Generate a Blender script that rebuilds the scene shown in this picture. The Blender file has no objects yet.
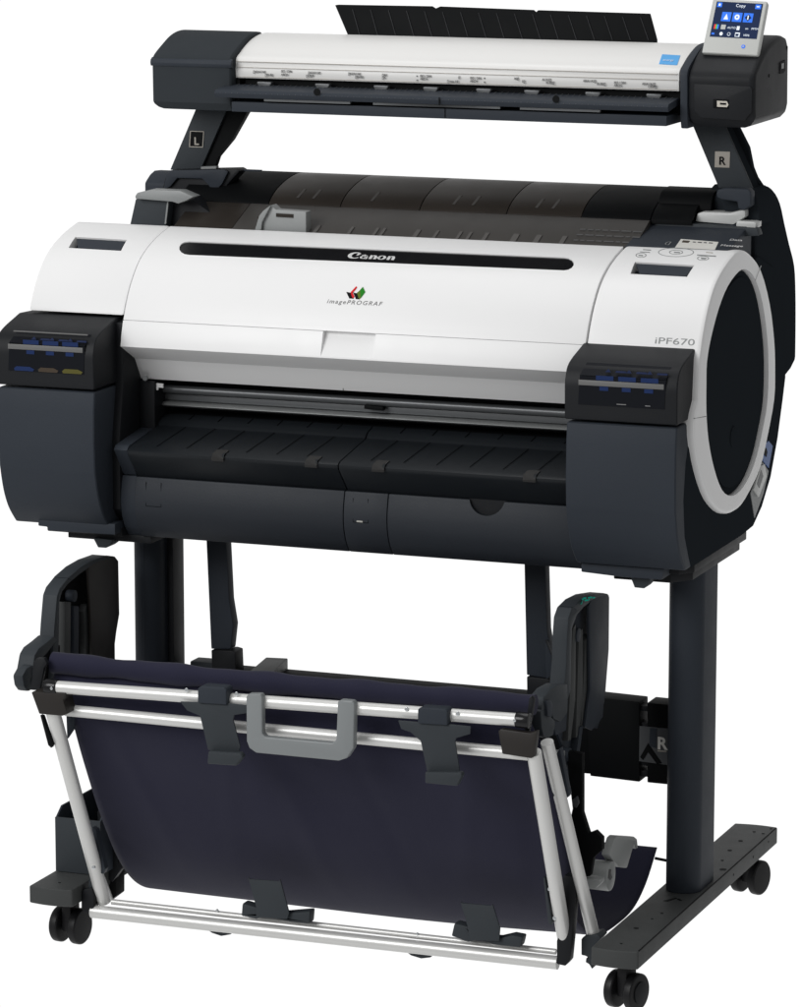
import bpy, bmesh, math, random
from mathutils import Vector, Matrix
random.seed(4)
scene = bpy.context.scene
COL = scene.collection
V = Vector

# ------------------------------------------------------------------ camera
FPX, YAW, PIT, DIST = 4052.6, math.radians(20.95), math.radians(10.5), 5.45
cy, sy, cp, sp = math.cos(YAW), math.sin(YAW), math.cos(PIT), math.sin(PIT)
RIGHT = V((cy, sy, 0)); FWD = V((-sy * cp, cy * cp, -sp)); UP = RIGHT.cross(FWD)
EYE = V((0.085, 0, 0.645)) - DIST * FWD
cam = bpy.data.cameras.new('camera'); co = bpy.data.objects.new('camera', cam); COL.objects.link(co)
co.matrix_world = Matrix(((RIGHT.x, UP.x, -FWD.x, EYE.x), (RIGHT.y, UP.y, -FWD.y, EYE.y), (RIGHT.z, UP.z, -FWD.z, EYE.z), (0, 0, 0, 1)))
cam.sensor_fit = 'HORIZONTAL'; cam.sensor_width = 36; cam.lens = FPX / 800 * 36; cam.clip_end = 100
scene.camera = co

# measuring helpers: where the sight line through a photo point meets a known plane
def ray(x, y): return RIGHT * ((x - 400) / FPX) - UP * ((y - 503.5) / FPX) + FWD
def pX(x, y, X): d = ray(x, y); return EYE + d * ((X - EYE.x) / d.x)
def pY(x, y, Y): d = ray(x, y); return EYE + d * ((Y - EYE.y) / d.y)
def pZ(x, y, Z): d = ray(x, y); return EYE + d * ((Z - EYE.z) / d.z)

# ------------------------------------------------------------------ materials
def mat(name, col, rough=.45, metal=0, spec=.5, bump=0, bscale=400, var=0, trans=0, emit=None, coat=0, sheen=0, noise_rough=.06):
    m = bpy.data.materials.new(name); m.use_nodes = True
    nt = m.node_tree; b = nt.nodes['Principled BSDF']
    def N(t): return nt.nodes.new(t)
    b.inputs['Base Color'].default_value = (*col, 1); b.inputs['Roughness'].default_value = rough
    b.inputs['Metallic'].default_value = metal; b.inputs['Specular IOR Level'].default_value = spec
    b.inputs['Coat Weight'].default_value = coat; b.inputs['Sheen Weight'].default_value = sheen
    tc = N('ShaderNodeTexCoord')
    if var:
        n = N('ShaderNodeTexNoise'); n.inputs['Scale'].default_value = 9; n.inputs['Detail'].default_value = 6
        nt.links.new(tc.outputs['Object'], n.inputs['Vector'])
        r = N('ShaderNodeMapRange'); r.inputs['To Min'].default_value = 1 - var; r.inputs['To Max'].default_value = 1 + var
        nt.links.new(n.outputs['Fac'], r.inputs['Value'])
        v = N('ShaderNodeVectorMath'); v.operation = 'SCALE'; v.inputs[0].default_value = col
        nt.links.new(r.outputs['Result'], v.inputs['Scale']); nt.links.new(v.outputs['Vector'], b.inputs['Base Color'])
    n2 = N('ShaderNodeTexNoise'); n2.inputs['Scale'].default_value = 30; n2.inputs['Detail'].default_value = 4
    nt.links.new(tc.outputs['Object'], n2.inputs['Vector'])
    r2 = N('ShaderNodeMapRange'); r2.inputs['To Min'].default_value = max(0, rough - noise_rough); r2.inputs['To Max'].default_value = rough + noise_rough
    nt.links.new(n2.outputs['Fac'], r2.inputs['Value']); nt.links.new(r2.outputs['Result'], b.inputs['Roughness'])
    if bump:
        n = N('ShaderNodeTexNoise'); n.inputs['Scale'].default_value = bscale; n.inputs['Detail'].default_value = 3
        nt.links.new(tc.outputs['Object'], n.inputs['Vector'])
        bp = N('ShaderNodeBump'); bp.inputs['Strength'].default_value = bump; bp.inputs['Distance'].default_value = .0006
        nt.links.new(n.outputs['Fac'], bp.inputs['Height']); nt.links.new(bp.outputs['Normal'], b.inputs['Normal'])
    if trans:
        b.inputs['Transmission Weight'].default_value = trans
    if emit:
        b.inputs['Emission Color'].default_value = (*emit[0], 1); b.inputs['Emission Strength'].default_value = emit[1]
    return m
M = dict(
    white=mat('white_plastic', (.82, .82, .82), .38, spec=.4, bump=.05, var=.006),
    scanwhite=mat('warm_white_metal', (.78, .775, .76), .33, spec=.4, bump=.04, var=.01),
    offwhite=mat('grey_white_plastic', (.55, .56, .55), .4, bump=.05),
    dark=mat('charcoal_plastic', (.031, .037, .047), .55, spec=.16, bump=.25, var=.07),
    darkgrey=mat('grey_painted_steel', (.038, .044, .050), .55, spec=.18, bump=.3, var=.06),
    foot=mat('painted_foot_steel', (.046, .049, .049), .55, spec=.35, bump=.35, var=.06),
    capdark=mat('scanner_cap_plastic', (.036, .041, .046), .6, spec=.03, bump=.2, var=.06),
    black=mat('black_plastic', (.011, .012, .014), .5, spec=.18, bump=.2, var=.06),
    deep=mat('deep_black_plastic', (.005, .0055, .006), .6, spec=.08),  # deepest black, shared by black parts, print, holes and slots
    side=mat('matt_black_end_plastic', (.019, .0225, .0265), .7, spec=.0, bump=.15, var=.05),
    gloss=mat('gloss_black_plastic', (.008, .008, .009), .18, spec=.3),
    drum=mat('drum_door_plastic', (.026, .030, .037), .5, spec=.2, bump=.25, var=.07),
    tray=mat('tray_plastic', (.0115, .0138, .0165), .4, spec=.25, bump=.1, var=.04),
    smoke=mat('smoked_brown_plastic', (.034, .029, .025), .35, spec=.10, var=.25),
    smokelow=mat('smoked_grey_plastic', (.064, .060, .056), .4, spec=.3, var=.12),
    smokemark=mat('moulded_grey_marks', (.11, .105, .10), .4, spec=.3),
    lever=mat('grey_lever_plastic', (.23, .24, .24), .42, bump=.1),
    handle=mat('grey_handle_plastic', (.22, .235, .24), .42, spec=.4, bump=.1),
    guide=mat('light_grey_plastic', (.27, .28, .28), .42),
    silver=mat('satin_aluminium', (.70, .70, .685), .36, metal=.3, spec=.5, bump=.06),
    railgreydark=mat('dark_catch', (.014, .0135, .013), .5), latch=mat('pale_grey_latch', (.36, .375, .37), .42),
    rail=mat('brushed_rail', (.30, .31, .31), .35, metal=.6),
    railgrey=mat('grey_rail', (.10, .105, .11), .35, metal=.3),
    chrome=mat('chrome', (.75, .78, .8), .12, metal=1),
    cloth=mat('navy_cloth', (.0200, .0200, .0390), .85, spec=.12, bump=.5, bscale=900, var=.06, sheen=.08),
    tyre=mat('caster_rubber', (.009, .009, .010), .45, spec=.25),
    blue=mat('blue_ink_label', (.013, .028, .095), .5, spec=.1),
    bluedim=mat('dim_blue_label', (.012, .020, .060), .5, spec=.1),
    bluetag=mat('blue_tag', (.04, .11, .32), .4),
    yellow=mat('yellow_ink_label', (.085, .077, .012), .4, spec=.3),
    brown=mat('brown_ink_label', (.05, .035, .022), .4, spec=.3),
    bar=mat('grey_window_bar', (.13, .13, .128), .4),
    window=mat('smoked_window', (.009, .010, .013), .4, spec=.06),
    olive=mat('olive_mark', (.10, .16, .01), .5, spec=.2),
    red=mat('red_mark', (.62, .008, .012), .5, spec=.2), green=mat('green_mark', (.012, .20, .010), .5, spec=.2),
    ink=mat('grey_printing', (.16, .16, .16), .5), pale=mat('pale_printing', (.45, .44, .41), .5),
    grey=mat('dim_printing', (.10, .10, .10), .5), silverink=mat('silver_printing', (.62, .62, .62), .35),
    beige=mat('beige_label', (.38, .35, .31), .5), cyan=mat('sky_blue_label', (.07, .36, .75), .4),
    labelwhite=mat('label_white', (.6, .7, .8), .5), teal=mat('teal_print', (.0, .30, .22), .4), brownplate=mat('brown_black_plate', (.022, .019, .017), .45, spec=.3),
    paper=mat('white_label', (.7, .69, .65), .5),
    tablet=mat('tablet_bezel', (.52, .53, .51), .4),
    screen=mat('screen_navy', (.006, .012, .035), .15, spec=.3, emit=((.010, .020, .055), .8)),
    icon=mat('screen_blue_icon', (.02, .1, .4), .3, emit=((.01, .13, .75), .8)),
    iconw=mat('screen_white_icon', (.5, .5, .5), .3, emit=((.6, .7, .8), .8)),
    iconr=mat('screen_red_icon', (.4, .02, .02), .3, emit=((.7, .03, .03), .6)),
    icong=mat('screen_green_icon', (.02, .3, .04), .3, emit=((.05, .5, .1), .6)),
    port=mat('port_metal', (.6, .57, .5), .3, metal=.7),
)

# ------------------------------------------------------------------ objects
def thing(name, label, cat, loc):
    o = bpy.data.objects.new(name, None); COL.objects.link(o); o.location = loc; o.empty_display_size = .05
    o['label'] = label; o['category'] = cat
    return o
def obj(name, bm, m, parent=None, label=None, smooth=32, bevel=0, seg=2, bang=28):
    bmesh.ops.remove_doubles(bm, verts=bm.verts, dist=1e-6)
    bmesh.ops.recalc_face_normals(bm, faces=bm.faces)
    if bevel:
        es = [e for e in bm.edges if len(e.link_faces) == 2 and e.calc_face_angle(0) > math.radians(bang)]
        if es: bmesh.ops.bevel(bm, geom=es, offset=bevel, segments=seg, profile=.6, affect='EDGES', clamp_overlap=True)
    me = bpy.data.meshes.new(name); bm.to_mesh(me); bm.free()
    for f in me.polygons: f.use_smooth = True
    me.set_sharp_from_angle(angle=math.radians(smooth))
    me.materials.append(M[m] if isinstance(m, str) else m)
    o = bpy.data.objects.new(name, me); COL.objects.link(o)
    if parent is not None:
        o.parent = parent
        if parent.type == 'EMPTY': o.location = -V(parent.location)
    if label: o['label'] = label
    return o
def face_fan(bm, vs):
    return bm.faces.new(vs)
def prism(ring, d, bm=None):
    """closed ring of points swept by vector d"""
    bm = bm or bmesh.new(); d = V(d)
    a = [bm.verts.new(V(p)) for p in ring]; b = [bm.verts.new(V(p) + d) for p in ring]; n = len(a)
    bm.faces.new(a); bm.faces.new(b[::-1])
    for i in range(n): bm.faces.new((a[i], b[i], b[(i + 1) % n], a[(i + 1) % n]))
    return bm
def exX(yz, x0, x1, bm=None): return prism([(x0, p[0], p[1]) for p in yz], (x1 - x0, 0, 0), bm)
def exY(pix, Y, th, bm=None): return prism([pY(x, y, Y) for x, y in pix], (0, th, 0), bm)
def exXp(pix, X, th, bm=None): return prism([pX(x, y, X) for x, y in pix], (th, 0, 0), bm)
def exZ(xy, z0, z1, bm=None): return prism([(p[0], p[1], z0) for p in xy], (0, 0, z1 - z0), bm)
def box(a, b, bm=None):
    return prism([(a[0], a[1], a[2]), (b[0], a[1], a[2]), (b[0], b[1], a[2]), (a[0], b[1], a[2])], (0, 0, b[2] - a[2]), bm)
def cyl(p0, p1, r, n=24, bm=None, r1=None):
    bm = bm or bmesh.new(); p0, p1 = V(p0), V(p1); ax = (p1 - p0).normalized()
    u = ax.orthogonal().normalized(); w = ax.cross(u); r1 = r if r1 is None else r1
    A = [bm.verts.new(p0 + (u * math.cos(t) + w * math.sin(t)) * r) for t in [2 * math.pi * i / n for i in range(n)]]
    B = [bm.verts.new(p1 + (u * math.cos(t) + w * math.sin(t)) * r1) for t in [2 * math.pi * i / n for i in range(n)]]
    bm.faces.new(A); bm.faces.new(B[::-1])
    for i in range(n): bm.faces.new((A[i], B[i], B[(i + 1) % n], A[(i + 1) % n]))
    return bm
def spline(pts, n=5, closed=False):
    out = []; N = len(pts)
    for i in range(N if closed else N - 1):
        g = (lambda k: pts[k % N]) if closed else (lambda k: pts[min(max(k, 0), N - 1)])
        p0, p1, p2, p3 = g(i - 1), g(i), g(i + 1), g(i + 2)
        for j in range(n):
            t = j / n
            out.append(tuple(.5 * (2 * p1[k] + (p2[k] - p0[k]) * t + (2 * p0[k] - 5 * p1[k] + 4 * p2[k] - p3[k]) * t * t + (3 * p1[k] - p0[k] - 3 * p2[k] + p3[k]) * t ** 3) for k in range(len(p1))))
    if not closed: out.append(tuple(pts[-1]))
    return out
def cut(o, bm, op='DIFFERENCE'):
    bmesh.ops.recalc_face_normals(bm, faces=bm.faces)
    me = bpy.data.meshes.new('cutter'); bm.to_mesh(me); bm.free()
    c = bpy.data.objects.new('cutter', me); COL.objects.link(c)
    c.parent = o.parent; c.location = o.location
    md = o.modifiers.new('b', 'BOOLEAN'); md.operation = op; md.solver = 'EXACT'; md.object = c
    dg = bpy.context.evaluated_depsgraph_get(); dg.update()
    new = bpy.data.meshes.new_from_object(o.evaluated_get(dg)); old = o.data
    o.modifiers.clear(); o.data = new
    new.set_sharp_from_angle(angle=math.radians(32))
    bpy.data.objects.remove(c); bpy.data.meshes.remove(me); bpy.data.meshes.remove(old)
def text(s, origin, right, up, size, m, parent, name='lettering', ext=.0002, width=None, xs=1, shear=0, bold=0, centre=False, space=1):
    cu = bpy.data.curves.new('t', 'FONT'); cu.body = s; cu.size = 1; cu.extrude = 0; cu.shear = shear; cu.offset = bold; cu.space_character = space
    cu.resolution_u = 4
    if centre: cu.align_x = 'CENTER'
    t = bpy.data.objects.new('t', cu); COL.objects.link(t)
    dg = bpy.context.evaluated_depsgraph_get(); dg.update()
    me = bpy.data.meshes.new_from_object(t.evaluated_get(dg)); bpy.data.objects.remove(t)
    R_, U_ = V(right).normalized(), V(up).normalized(); N_ = R_.cross(U_)
    if width:
        w = max(v.co.x for v in me.vertices) - min(v.co.x for v in me.vertices); xs = width / (w * size)
    bm = bmesh.new(); bm.from_mesh(me); bpy.data.meshes.remove(me)
    for v in bm.verts:
        v.co = V(origin) + R_ * v.co.x * size * xs + U_ * v.co.y * size + N_ * ext
    bmesh.ops.triangulate(bm, faces=bm.faces)
    g = bmesh.ops.extrude_face_region(bm, geom=list(bm.faces))
    for e in g['geom']:
        if isinstance(e, bmesh.types.BMVert): e.co -= N_ * ext
    return obj(name, bm, m, parent)
def marks(cells, frame, m, parent, name, th=.0003):
    """flat printed marks: polygons in (u,v) metres on a frame (origin, right, up)"""
    o, r, u = frame; n = V(r).cross(V(u)); bm = bmesh.new()
    for poly in cells:
        prism([V(o) + V(r) * a + V(u) * b for a, b in poly], n * th, bm)
    return obj(name, bm, m, parent)
def rect(x0, y0, x1, y1): return [(x0, y0), (x1, y0), (x1, y1), (x0, y1)]

# ================================================================== PRINTER
P = thing('large_format_printer', 'wide white and charcoal printer body with rounded lid, bolted on the black wheeled stand', 'printer', (0, .25, .55))

XL, XR = -.508, .485
curve = spline([(.050, .826), (.054, .845), (.062, .864), (.074, .889), (.092, .915), (.118, .940), (.150, .957), (.186, .969), (.224, .9775)], 4)
def ybody(z):
    for a, b in zip(curve, curve[1:]):
        if a[1] <= z <= b[1]: return a[0] + (b[0] - a[0]) * (z - a[1]) / (b[1] - a[1] + 1e-9)
    return curve[0][0] if z < curve[0][1] else curve[-1][0]
def pS(x, y):
    """sight line through a photo point meets the curved white front; returns point, tangent up"""
    Y = .1
    for _ in range(40):
        p = pY(x, y, Y); Y += .5 * (ybody(p.z) - Y)
    t = V((0, ybody(p.z + .003) - ybody(p.z - .003), .006)).normalized()
    return p, t
def onfront(pix, off, depth, bm=None):
    pts = [pS(*q) for q in pix]; t = sum((q[1] for q in pts), V()) .normalized(); n = V((1, 0, 0)).cross(t)  # outward
    if n.y > 0: n = -n
    return prism([q[0] + n * off for q in pts], -n * depth, bm), n

# --- white end covers (full drum) and centre lid
outer_px = [(749.6, 253), (761.5, 269), (770.4, 302), (775, 339), (776, 370), (775, 400), (768.5, 436), (760.5, 470), (746, 500), (736, 511), (726, 514), (716, 508), (706, 492), (697, 460), (693.5, 425)]
outer_yz = [tuple(pX(x, y, XR))[1:] for x, y in outer_px]
drum = [c for c in curve if c[1] >= .852] + spline([(.255, .976)] + outer_yz + [(.052, .80)], 3)
drumL = [c for c in curve if c[1] >= .8675] + [(.30, .96), (.38, .90), (.36, .80), (.14, .80), (.14, .8675)]
_unused = spline([(.300, .974), (.345, .955), (.385, .928), (.418, .895), (.443, .855), (.458, .81), (.462, .765), (.455, .72), (.438, .683), (.41, .655), (.37, .633), (.32, .622), (.27, .620), (.22, .620), (.17, .634), (.125, .662), (.093, .70), (.075, .745), (.064, .79)], 3) 
capR = obj('end_cover', exX(drum, .3262, XR, None), 'white', P, 'right white end cover with control buttons', bevel=.0065, seg=4, bang=50)
capL = obj('end_cover', exX(drumL, XL + .012, -.3506), 'white', P, 'left white end cover with dark finger recess', bevel=.004, seg=2, bang=50)
lid = [(.0618, .8643)] + [c for c in curve if c[1] >= .866] + [(.224, .955), (.20, .94), (.13, .90), (.12, .8643)]
lidO = obj('lid', exX(lid, -.3498, .3248), 'white', P, 'curved white top lid with black nameplate strip', bevel=.0012, bang=40)
lip = [(.0612, .8639), (.0550, .845), (.0515, .8285), (.098, .8055), (.119, .774), (.123, .774), (.123, .863)]
lipO = obj('front_lip', exX(lip, -.3498, .3225), 'white', P, 'white front lip under the lid with pull notch', bevel=.0007, bang=18)
# pull notch
nb = prism([pY(319, 335, .050), pY(317, 357, .045), pY(376, 361, .045), pY(375, 339, .050)], (0, .016, 0)); 
cut(lipO, exX([(.03, .8680), (.0740, .8680), (.0640, .850), (.0560, .8370), (.0525, .8315), (.03, .8300)], -.0505, .0265))

# nameplate strip recess
def stadium(x0, x1, yt0, yt1, h0, h1, n=7):
    pts = []
    for i in range(n + 1):
        a = math.pi / 2 + math.pi * i / n; pts.append((x0 + 9 + 9 * math.cos(a) * 1.1, yt0 + h0 / 2 - h0 / 2 * math.sin(a)))
    for i in range(n + 1):
        a = -math.pi / 2 + math.pi * i / n; pts.append((x1 - 9 + 9 * math.cos(a) * 1.1, yt1 + h1 / 2 - h1 / 2 * math.sin(a)))
    return pts
slot = stadium(180, 573, 241.5, 257.5, 13.5, 13)
bm, nrm = onfront(slot, .006, .0085); cut(lidO, bm)
bm, _ = onfront(slot, -.0016, .003); strip = obj('nameplate_strip', bm, 'gloss', P, 'gloss black rounded strip across the lid')
# finger recesses
for cap, pix in ((capL, [(75.5, 237), (127, 240), (121, 251), (68.5, 248)]), (capR, [(635, 262), (694.5, 265.5), (687, 277), (630.5, 274)])):
    bm, _ = onfront(pix, .006, .020); cut(cap, bm)
    bm, _ = onfront([(pix[0][0] - 8, pix[0][1] - 6), (pix[1][0] + 6, pix[1][1] - 6), (pix[2][0] + 6, pix[2][1] + 6), (pix[3][0] - 6, pix[3][1] + 6)], -.012, .004)
    obj('finger_recess', bm, 'dark', cap)
    bm, _ = onfront([(pix[0][0]+1, pix[0][1]+1.0), (pix[1][0] - 1.5, pix[1][1]+.8), (pix[2][0] - 1.5, pix[2][1] - 1.2), (pix[3][0] + 9, pix[3][1] - 1.2)], -.0012, .004)
    obj('recess_plate', bm, 'dark', cap)

# lettering on the lid: logo word drawn with a thick and thin pen
def pen(bm, pts, w, fr):
    o, r, u = fr; n = r.cross(u); L = []; R = []
    for i, p in enumerate(pts):
        q = pts[max(i - 1, 0)]; s = pts[min(i + 1, len(pts) - 1)]
        d = V((s[0] - q[0], s[1] - q[1], 0)).normalized(); ww = (w[i] if isinstance(w, list) else w) * 1.42
        L.append((p[0] - d.y * ww / 2, p[1] + d.x * ww / 2)); R.append((p[0] + d.y * ww / 2, p[1] - d.x * ww / 2))
    for i in range(len(pts) - 1):
        prism([o + r * a + u * b for a, b in (L[i], L[i + 1], R[i + 1], R[i])], n * .0003, bm)
p0, t0 = pS(347.5, 257.5); p1, _ = pS(396.5, 260.0)
Xv = (p1 - p0); W = Xv.length; Xv = V((1, 0, 0)); Un = t0; nn = Xv.cross(Un)
fr = (p0 - nn * .0010, Xv * W, Un * W); bm = bmesh.new()
def arc(cx, cy_, rx, ry, a0, a1, n=16): return [(cx + rx * math.cos(math.radians(a0 + (a1 - a0) * i / n)), cy_ + ry * math.sin(math.radians(a0 + (a1 - a0) * i / n))) for i in range(n + 1)]
def pw(pts, lo, hi, cx, rx): return [lo + (hi - lo) * min(1, abs(p[0] - cx) / rx) ** 2 for p in pts]
C_ = arc(.125, .125, .115, .118, 55, 318, 22)
frw = (fr[0], Xv * W, Un * W)
def P_(pts, w): pen(bm, pts, w, frw)
frw = (fr[0] - Un * .0006 * 0, Xv * W * .97, Un * W * .86)
P_(C_, [.022 + .035 * max(0, -math.cos(math.radians(55 + 263 * i / 22))) for i in range(23)])
P_([(.192, .222), (.16, .14), (.14, .135)], [.05, .03, .01])
def ring_(cx): 
    a = arc(cx, .085, .062, .075, 0, 360, 20); P_(a, pw(a, .016, .045, cx, .062))
ax0 = .325
a = arc(ax0 - .015, .062, .05, .05, 0, 360, 16); P_(a, pw(a, .014, .035, ax0 - .015, .05))
P_([(ax0 - .065, .135), (ax0 - .02, .163), (ax0 + .03, .14), (ax0 + .045, .10), (ax0 + .045, .01), (ax0 + .075, .008)], [.018, .024, .032, .045, .045, .018])
for nx in (.45, .825):
    P_([(nx - .015, .15), (nx + .01, .15), (nx + .015, .10), (nx + .015, .005)], [.018, .035, .044, .044])
    P_([(nx + .03, .12), (nx + .06, .155), (nx + .095, .145), (nx + .11, .10), (nx + .11, .005)], [.014, .022, .034, .044, .044])
ring_(.69)
obj('wordmark', bm, 'silverink', strip, 'silver brand wordmark on the black strip')

# emblem and product line name
p0, t0 = pS(326.5, 303.2); p1, _ = pS(381.5, 306.5)
text('imagePROGRAF', p0 - V((1, 0, 0)).cross(t0) * -.0002, (p1 - p0).normalized().lerp(V((1, 0, 0)), 1), t0, .0088, 'ink', lidO, 'product_line_lettering', width=(p1 - p0).length, shear=.2, space=1.25)
def onS(pix, m, name, off=.0004, par=None):
    bm, _ = onfront(pix, off, .0006); return obj(name, bm, m, par or lidO)
onS([(346.3, 292.2), (351.2, 293), (354, 299), (349.3, 298.6)], 'deep', 'emblem_black_piece')
onS([(353.3, 292.8), (357.3, 293.6), (359.8, 299.6), (355.8, 299.2)], 'deep', 'emblem_black_piece')
onS([(350.8, 292.6), (352.8, 293.2), (354.6, 297), (353, 298.9), (351.6, 296)], 'red', 'emblem_red_piece', .0007)
onS([(356.4, 286.6), (357.2, 287.8), (352.8, 293.4), (350.8, 292.6)], 'red', 'emblem_red_piece', .0009)
onS([(357, 293.2), (360.2, 290.4), (360.8, 298.4), (359, 299.2)], 'olive', 'emblem_olive_piece', .0007)
onS([(360.2, 290.4), (363, 287.2), (365.4, 292.4), (360.8, 298.4)], 'green', 'emblem_green_piece', .0009)
p0, t0 = pS(654, 343.5); p1, _ = pS(693.5, 346)
text('iPF670', p0, (1, 0, 0), t0, .0125, 'lever', capR, 'model_lettering', width=(p1 - p0).length, bold=.004)

# ring round the dark end disc
inner = [(706.4, 384), (707, 362), (711, 338), (719, 308), (728, 286), (739, 271.5), (747, 270), (755.5, 280), (762.5, 303), (767.5, 340), (768.5, 377), (767, 405), (763, 428), (757, 455), (749, 477), (740, 491), (731, 496), (722, 490), (714, 468), (708.5, 440), (706.4, 412)]
ringc = [tuple(pX(x, y, XR))[1:] for x, y in inner]; ringc = spline(ringc, 3, True)
cut(capR, exX(ringc, XR - .011, XR + .02))
cen = (sum(p[0] for p in ringc) / len(ringc), sum(p[1] for p in ringc) / len(ringc))
sc = lambda k: [(cen[0] + (p[0] - cen[0]) * k, cen[1] + (p[1] - cen[1]) * k) for p in ringc]
disc = obj('end_disc', exX(sc(.985), XR - .0118, XR - .006), 'side', P, 'matt black disc inside the white ring')
bm = exX(sc(.93), XR - .0061, XR - .0035); obj('raised_panel', bm, 'side', disc, bevel=.001)
c = pX(733, 437, XR - .003); obj('round_cap', cyl(c - V((.001, 0, 0)), c + V((.0012, 0, 0)), .014), 'side', disc, bevel=.0006)
# seam in the ring, top rear and front low
for a, b in (((755.5, 280), (761, 266)), ):
    q0, q1 = pX(*a, XR + .0002), pX(*b, XR + .0002); obj('ring_seam', cyl(q0, q1, .0006, 8), 'offwhite', capR)
q0, q1 = pX(694, 418.5, XR - .0005), pX(706, 416.5, XR + .0002); obj('ring_seam', cyl(q0, q1, .0005, 8), 'ink', capR)

# --- dark lower case
side_l = spline([(-.006, .668), (.004, .632), (.019, .604), (.042, .580)], 4)
case = [(.03, .7735), (.012, .74), (.002, .70)] + side_l + [(.30, .574), (.357, .577), (.40, .597), (.443, .632), (.476, .682), (.500, .735), (.512, .765), (.50, .86), (.44, .93), (.36, .955), (.2, .93), (.10, .85)]
sideR = obj('side_case', exX([(.10, .774), (.055, .774)] + [(.030, .72), (.022, .67), (.030, .62), (.050, .588), (.060, .5735)] + case[len(side_l) + 3:-1], .455, .4765), 'side', P, 'black lower side of the case round the white ring', bevel=.003)
core = [(.12, .57), (.075, .60), (.085, .64), (.155, .66), (.155, .72), (.20, .72), (.20, .93), (.23, .945), (.44, .93), (.50, .86), (.51, .765), (.476, .682), (.443, .632), (.40, .597), (.357, .577)]
obj('inner_case', exX(core, -.495, .456), 'black', P, 'black core of the case behind the slot and trays')
# rear housing at the right end and left end
rear = spline([(.36, 1.035), (.392, 1.049), (.440, 1.040), (.478, 1.018), (.505, .985), (.530, .955), (.560, .92), (.570, .88), (.574, .83), (.575, .781)], 3) + [(.549, .770), (.515, .763), (.46, .75), (.40, .80), (.36, .90)]
obj('rear_housing', exX(rear, .400, .4735), 'side', P, 'right rear roll housing', bevel=.006, seg=3)
obj('rear_housing', exX([(p[0], p[1] - .012) for p in rear], -.452, -.372), 'dark', P, 'left rear roll housing', bevel=.006, seg=3)

# --- tank covers
panelprof = [(.12, .7725), (-.010, .7725), (-.013, .745), (-.014, .70)] + [(p[0] - .006, p[1] - .006) for p in side_l] + [(.12, .574)]
tankprof = spline([(.062, .8665), (.045, .862), (.012, .853), (-.005, .844), (-.013, .828), (-.014, .81), (-.013, .776)], 4) + [(.12, .776), (.12, .8645)]
def tank(x0, x1, lab, wx, colours):
    pn = obj('front_panel', exX(panelprof, x0 + .002, x1 - .001), 'dark', P, 'charcoal lower front panel at the ' + lab + ' end', bevel=.004, seg=3, bang=40)
    tk = obj('ink_cover', exX(tankprof, x0, x1), 'black', P, 'smoked ink tank cover at the ' + lab + ' end', bevel=.003, seg=3, bang=40)
    a, b = wx
    yF = -.0142
    obj('ink_window', prism([(a, yF, .797), (b, yF, .797), (b + .002, yF, .835), (a + .002, yF, .835)], (0, -.0006, 0)), 'window', tk)
    # window continues over the bend
    bm = bmesh.new(); prism([(a + .002, yF + .0006, .835), (b + .002, yF + .0006, .835), (b + .004, .004, .8495), (a + .006, .004, .8495)], (0, -.0012, .0008), bm)
    obj('ink_window_top', bm, 'window', tk)
    yG = yF - .0012; b0 = 0 if colours is None else .0045
    obj('window_bar', box((a + .0005, yG - .0006, .8228 + b0), (b - .0005, yG, .8298 + b0)), 'bar', tk, bevel=.0004)
    w = b - a; bmb = bmesh.new()
    for i in range(3):
        c0 = a + w * (.30 + .26 * i)
        box((c0 - .011, yG, .8305 + b0), (c0 + .013, yG + .0004, .8365 + b0), bmb); box((c0 - .006, yG, .8168 + b0), (c0 + .006, yG + .0005, .8222 + b0), bmb)
    obj('ink_level_print', bmb, 'blue', tk)
    bt = bmesh.new()
    for i in range(3):
        c0 = a + w * (.36 + .24 * i)
        prism([(c0 + .008, -.0125, .8410), (c0 + .023, -.0125, .8410), (c0 + .022, -.0112, .8432), (c0 + .009, -.0112, .8432)], (0, -.002, .0006), bt)
        prism([(c0 - .006, -.0125, .8410), (c0 + .002, -.0125, .8410), (c0 - .002, -.0100, .8450)], (0, -.002, .0006), bt)
    obj('ink_level_symbols', bt, 'bluedim', tk)
    if colours: obj('window_edge', prism([(a + .006, -.0085, .8500), (b + .004, -.0085, .8500), (b + .004, -.0070, .8512), (a + .006, -.0070, .8512)], (0, -.0012, .0010)), 'bar', tk)
    if colours:
        for i, cm in enumerate(colours):
            c0 = a + w * (.20 + .32 * i)
            obj('ink_colour_print', prism([(c0 - .013, yG, .7975), (c0 + .015, yG, .7975), (c0 + .017, yG, .8005), (c0 + .010, yG, .8035), (c0 - .010, yG, .8035), (c0 - .014, yG, .8005)], (0, .0005, 0)), cm, tk)
    else:
        bm = bmesh.new(); box((a + w * .45, yG, .7995), (a + w * .56, yG + .0005, .8007), bm); box((a + w * .78, yG, .7995), (a + w * .84, yG + .0005, .8007), bm)
        obj('window_print', bm, 'ink', tk)
    return tk
tank(.3215, .4765, 'right', (.341, .459), None)
tank(-.5105, -.3600, 'left', (-.490, -.375), ['blue', 'brown', 'yellow'])
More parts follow.
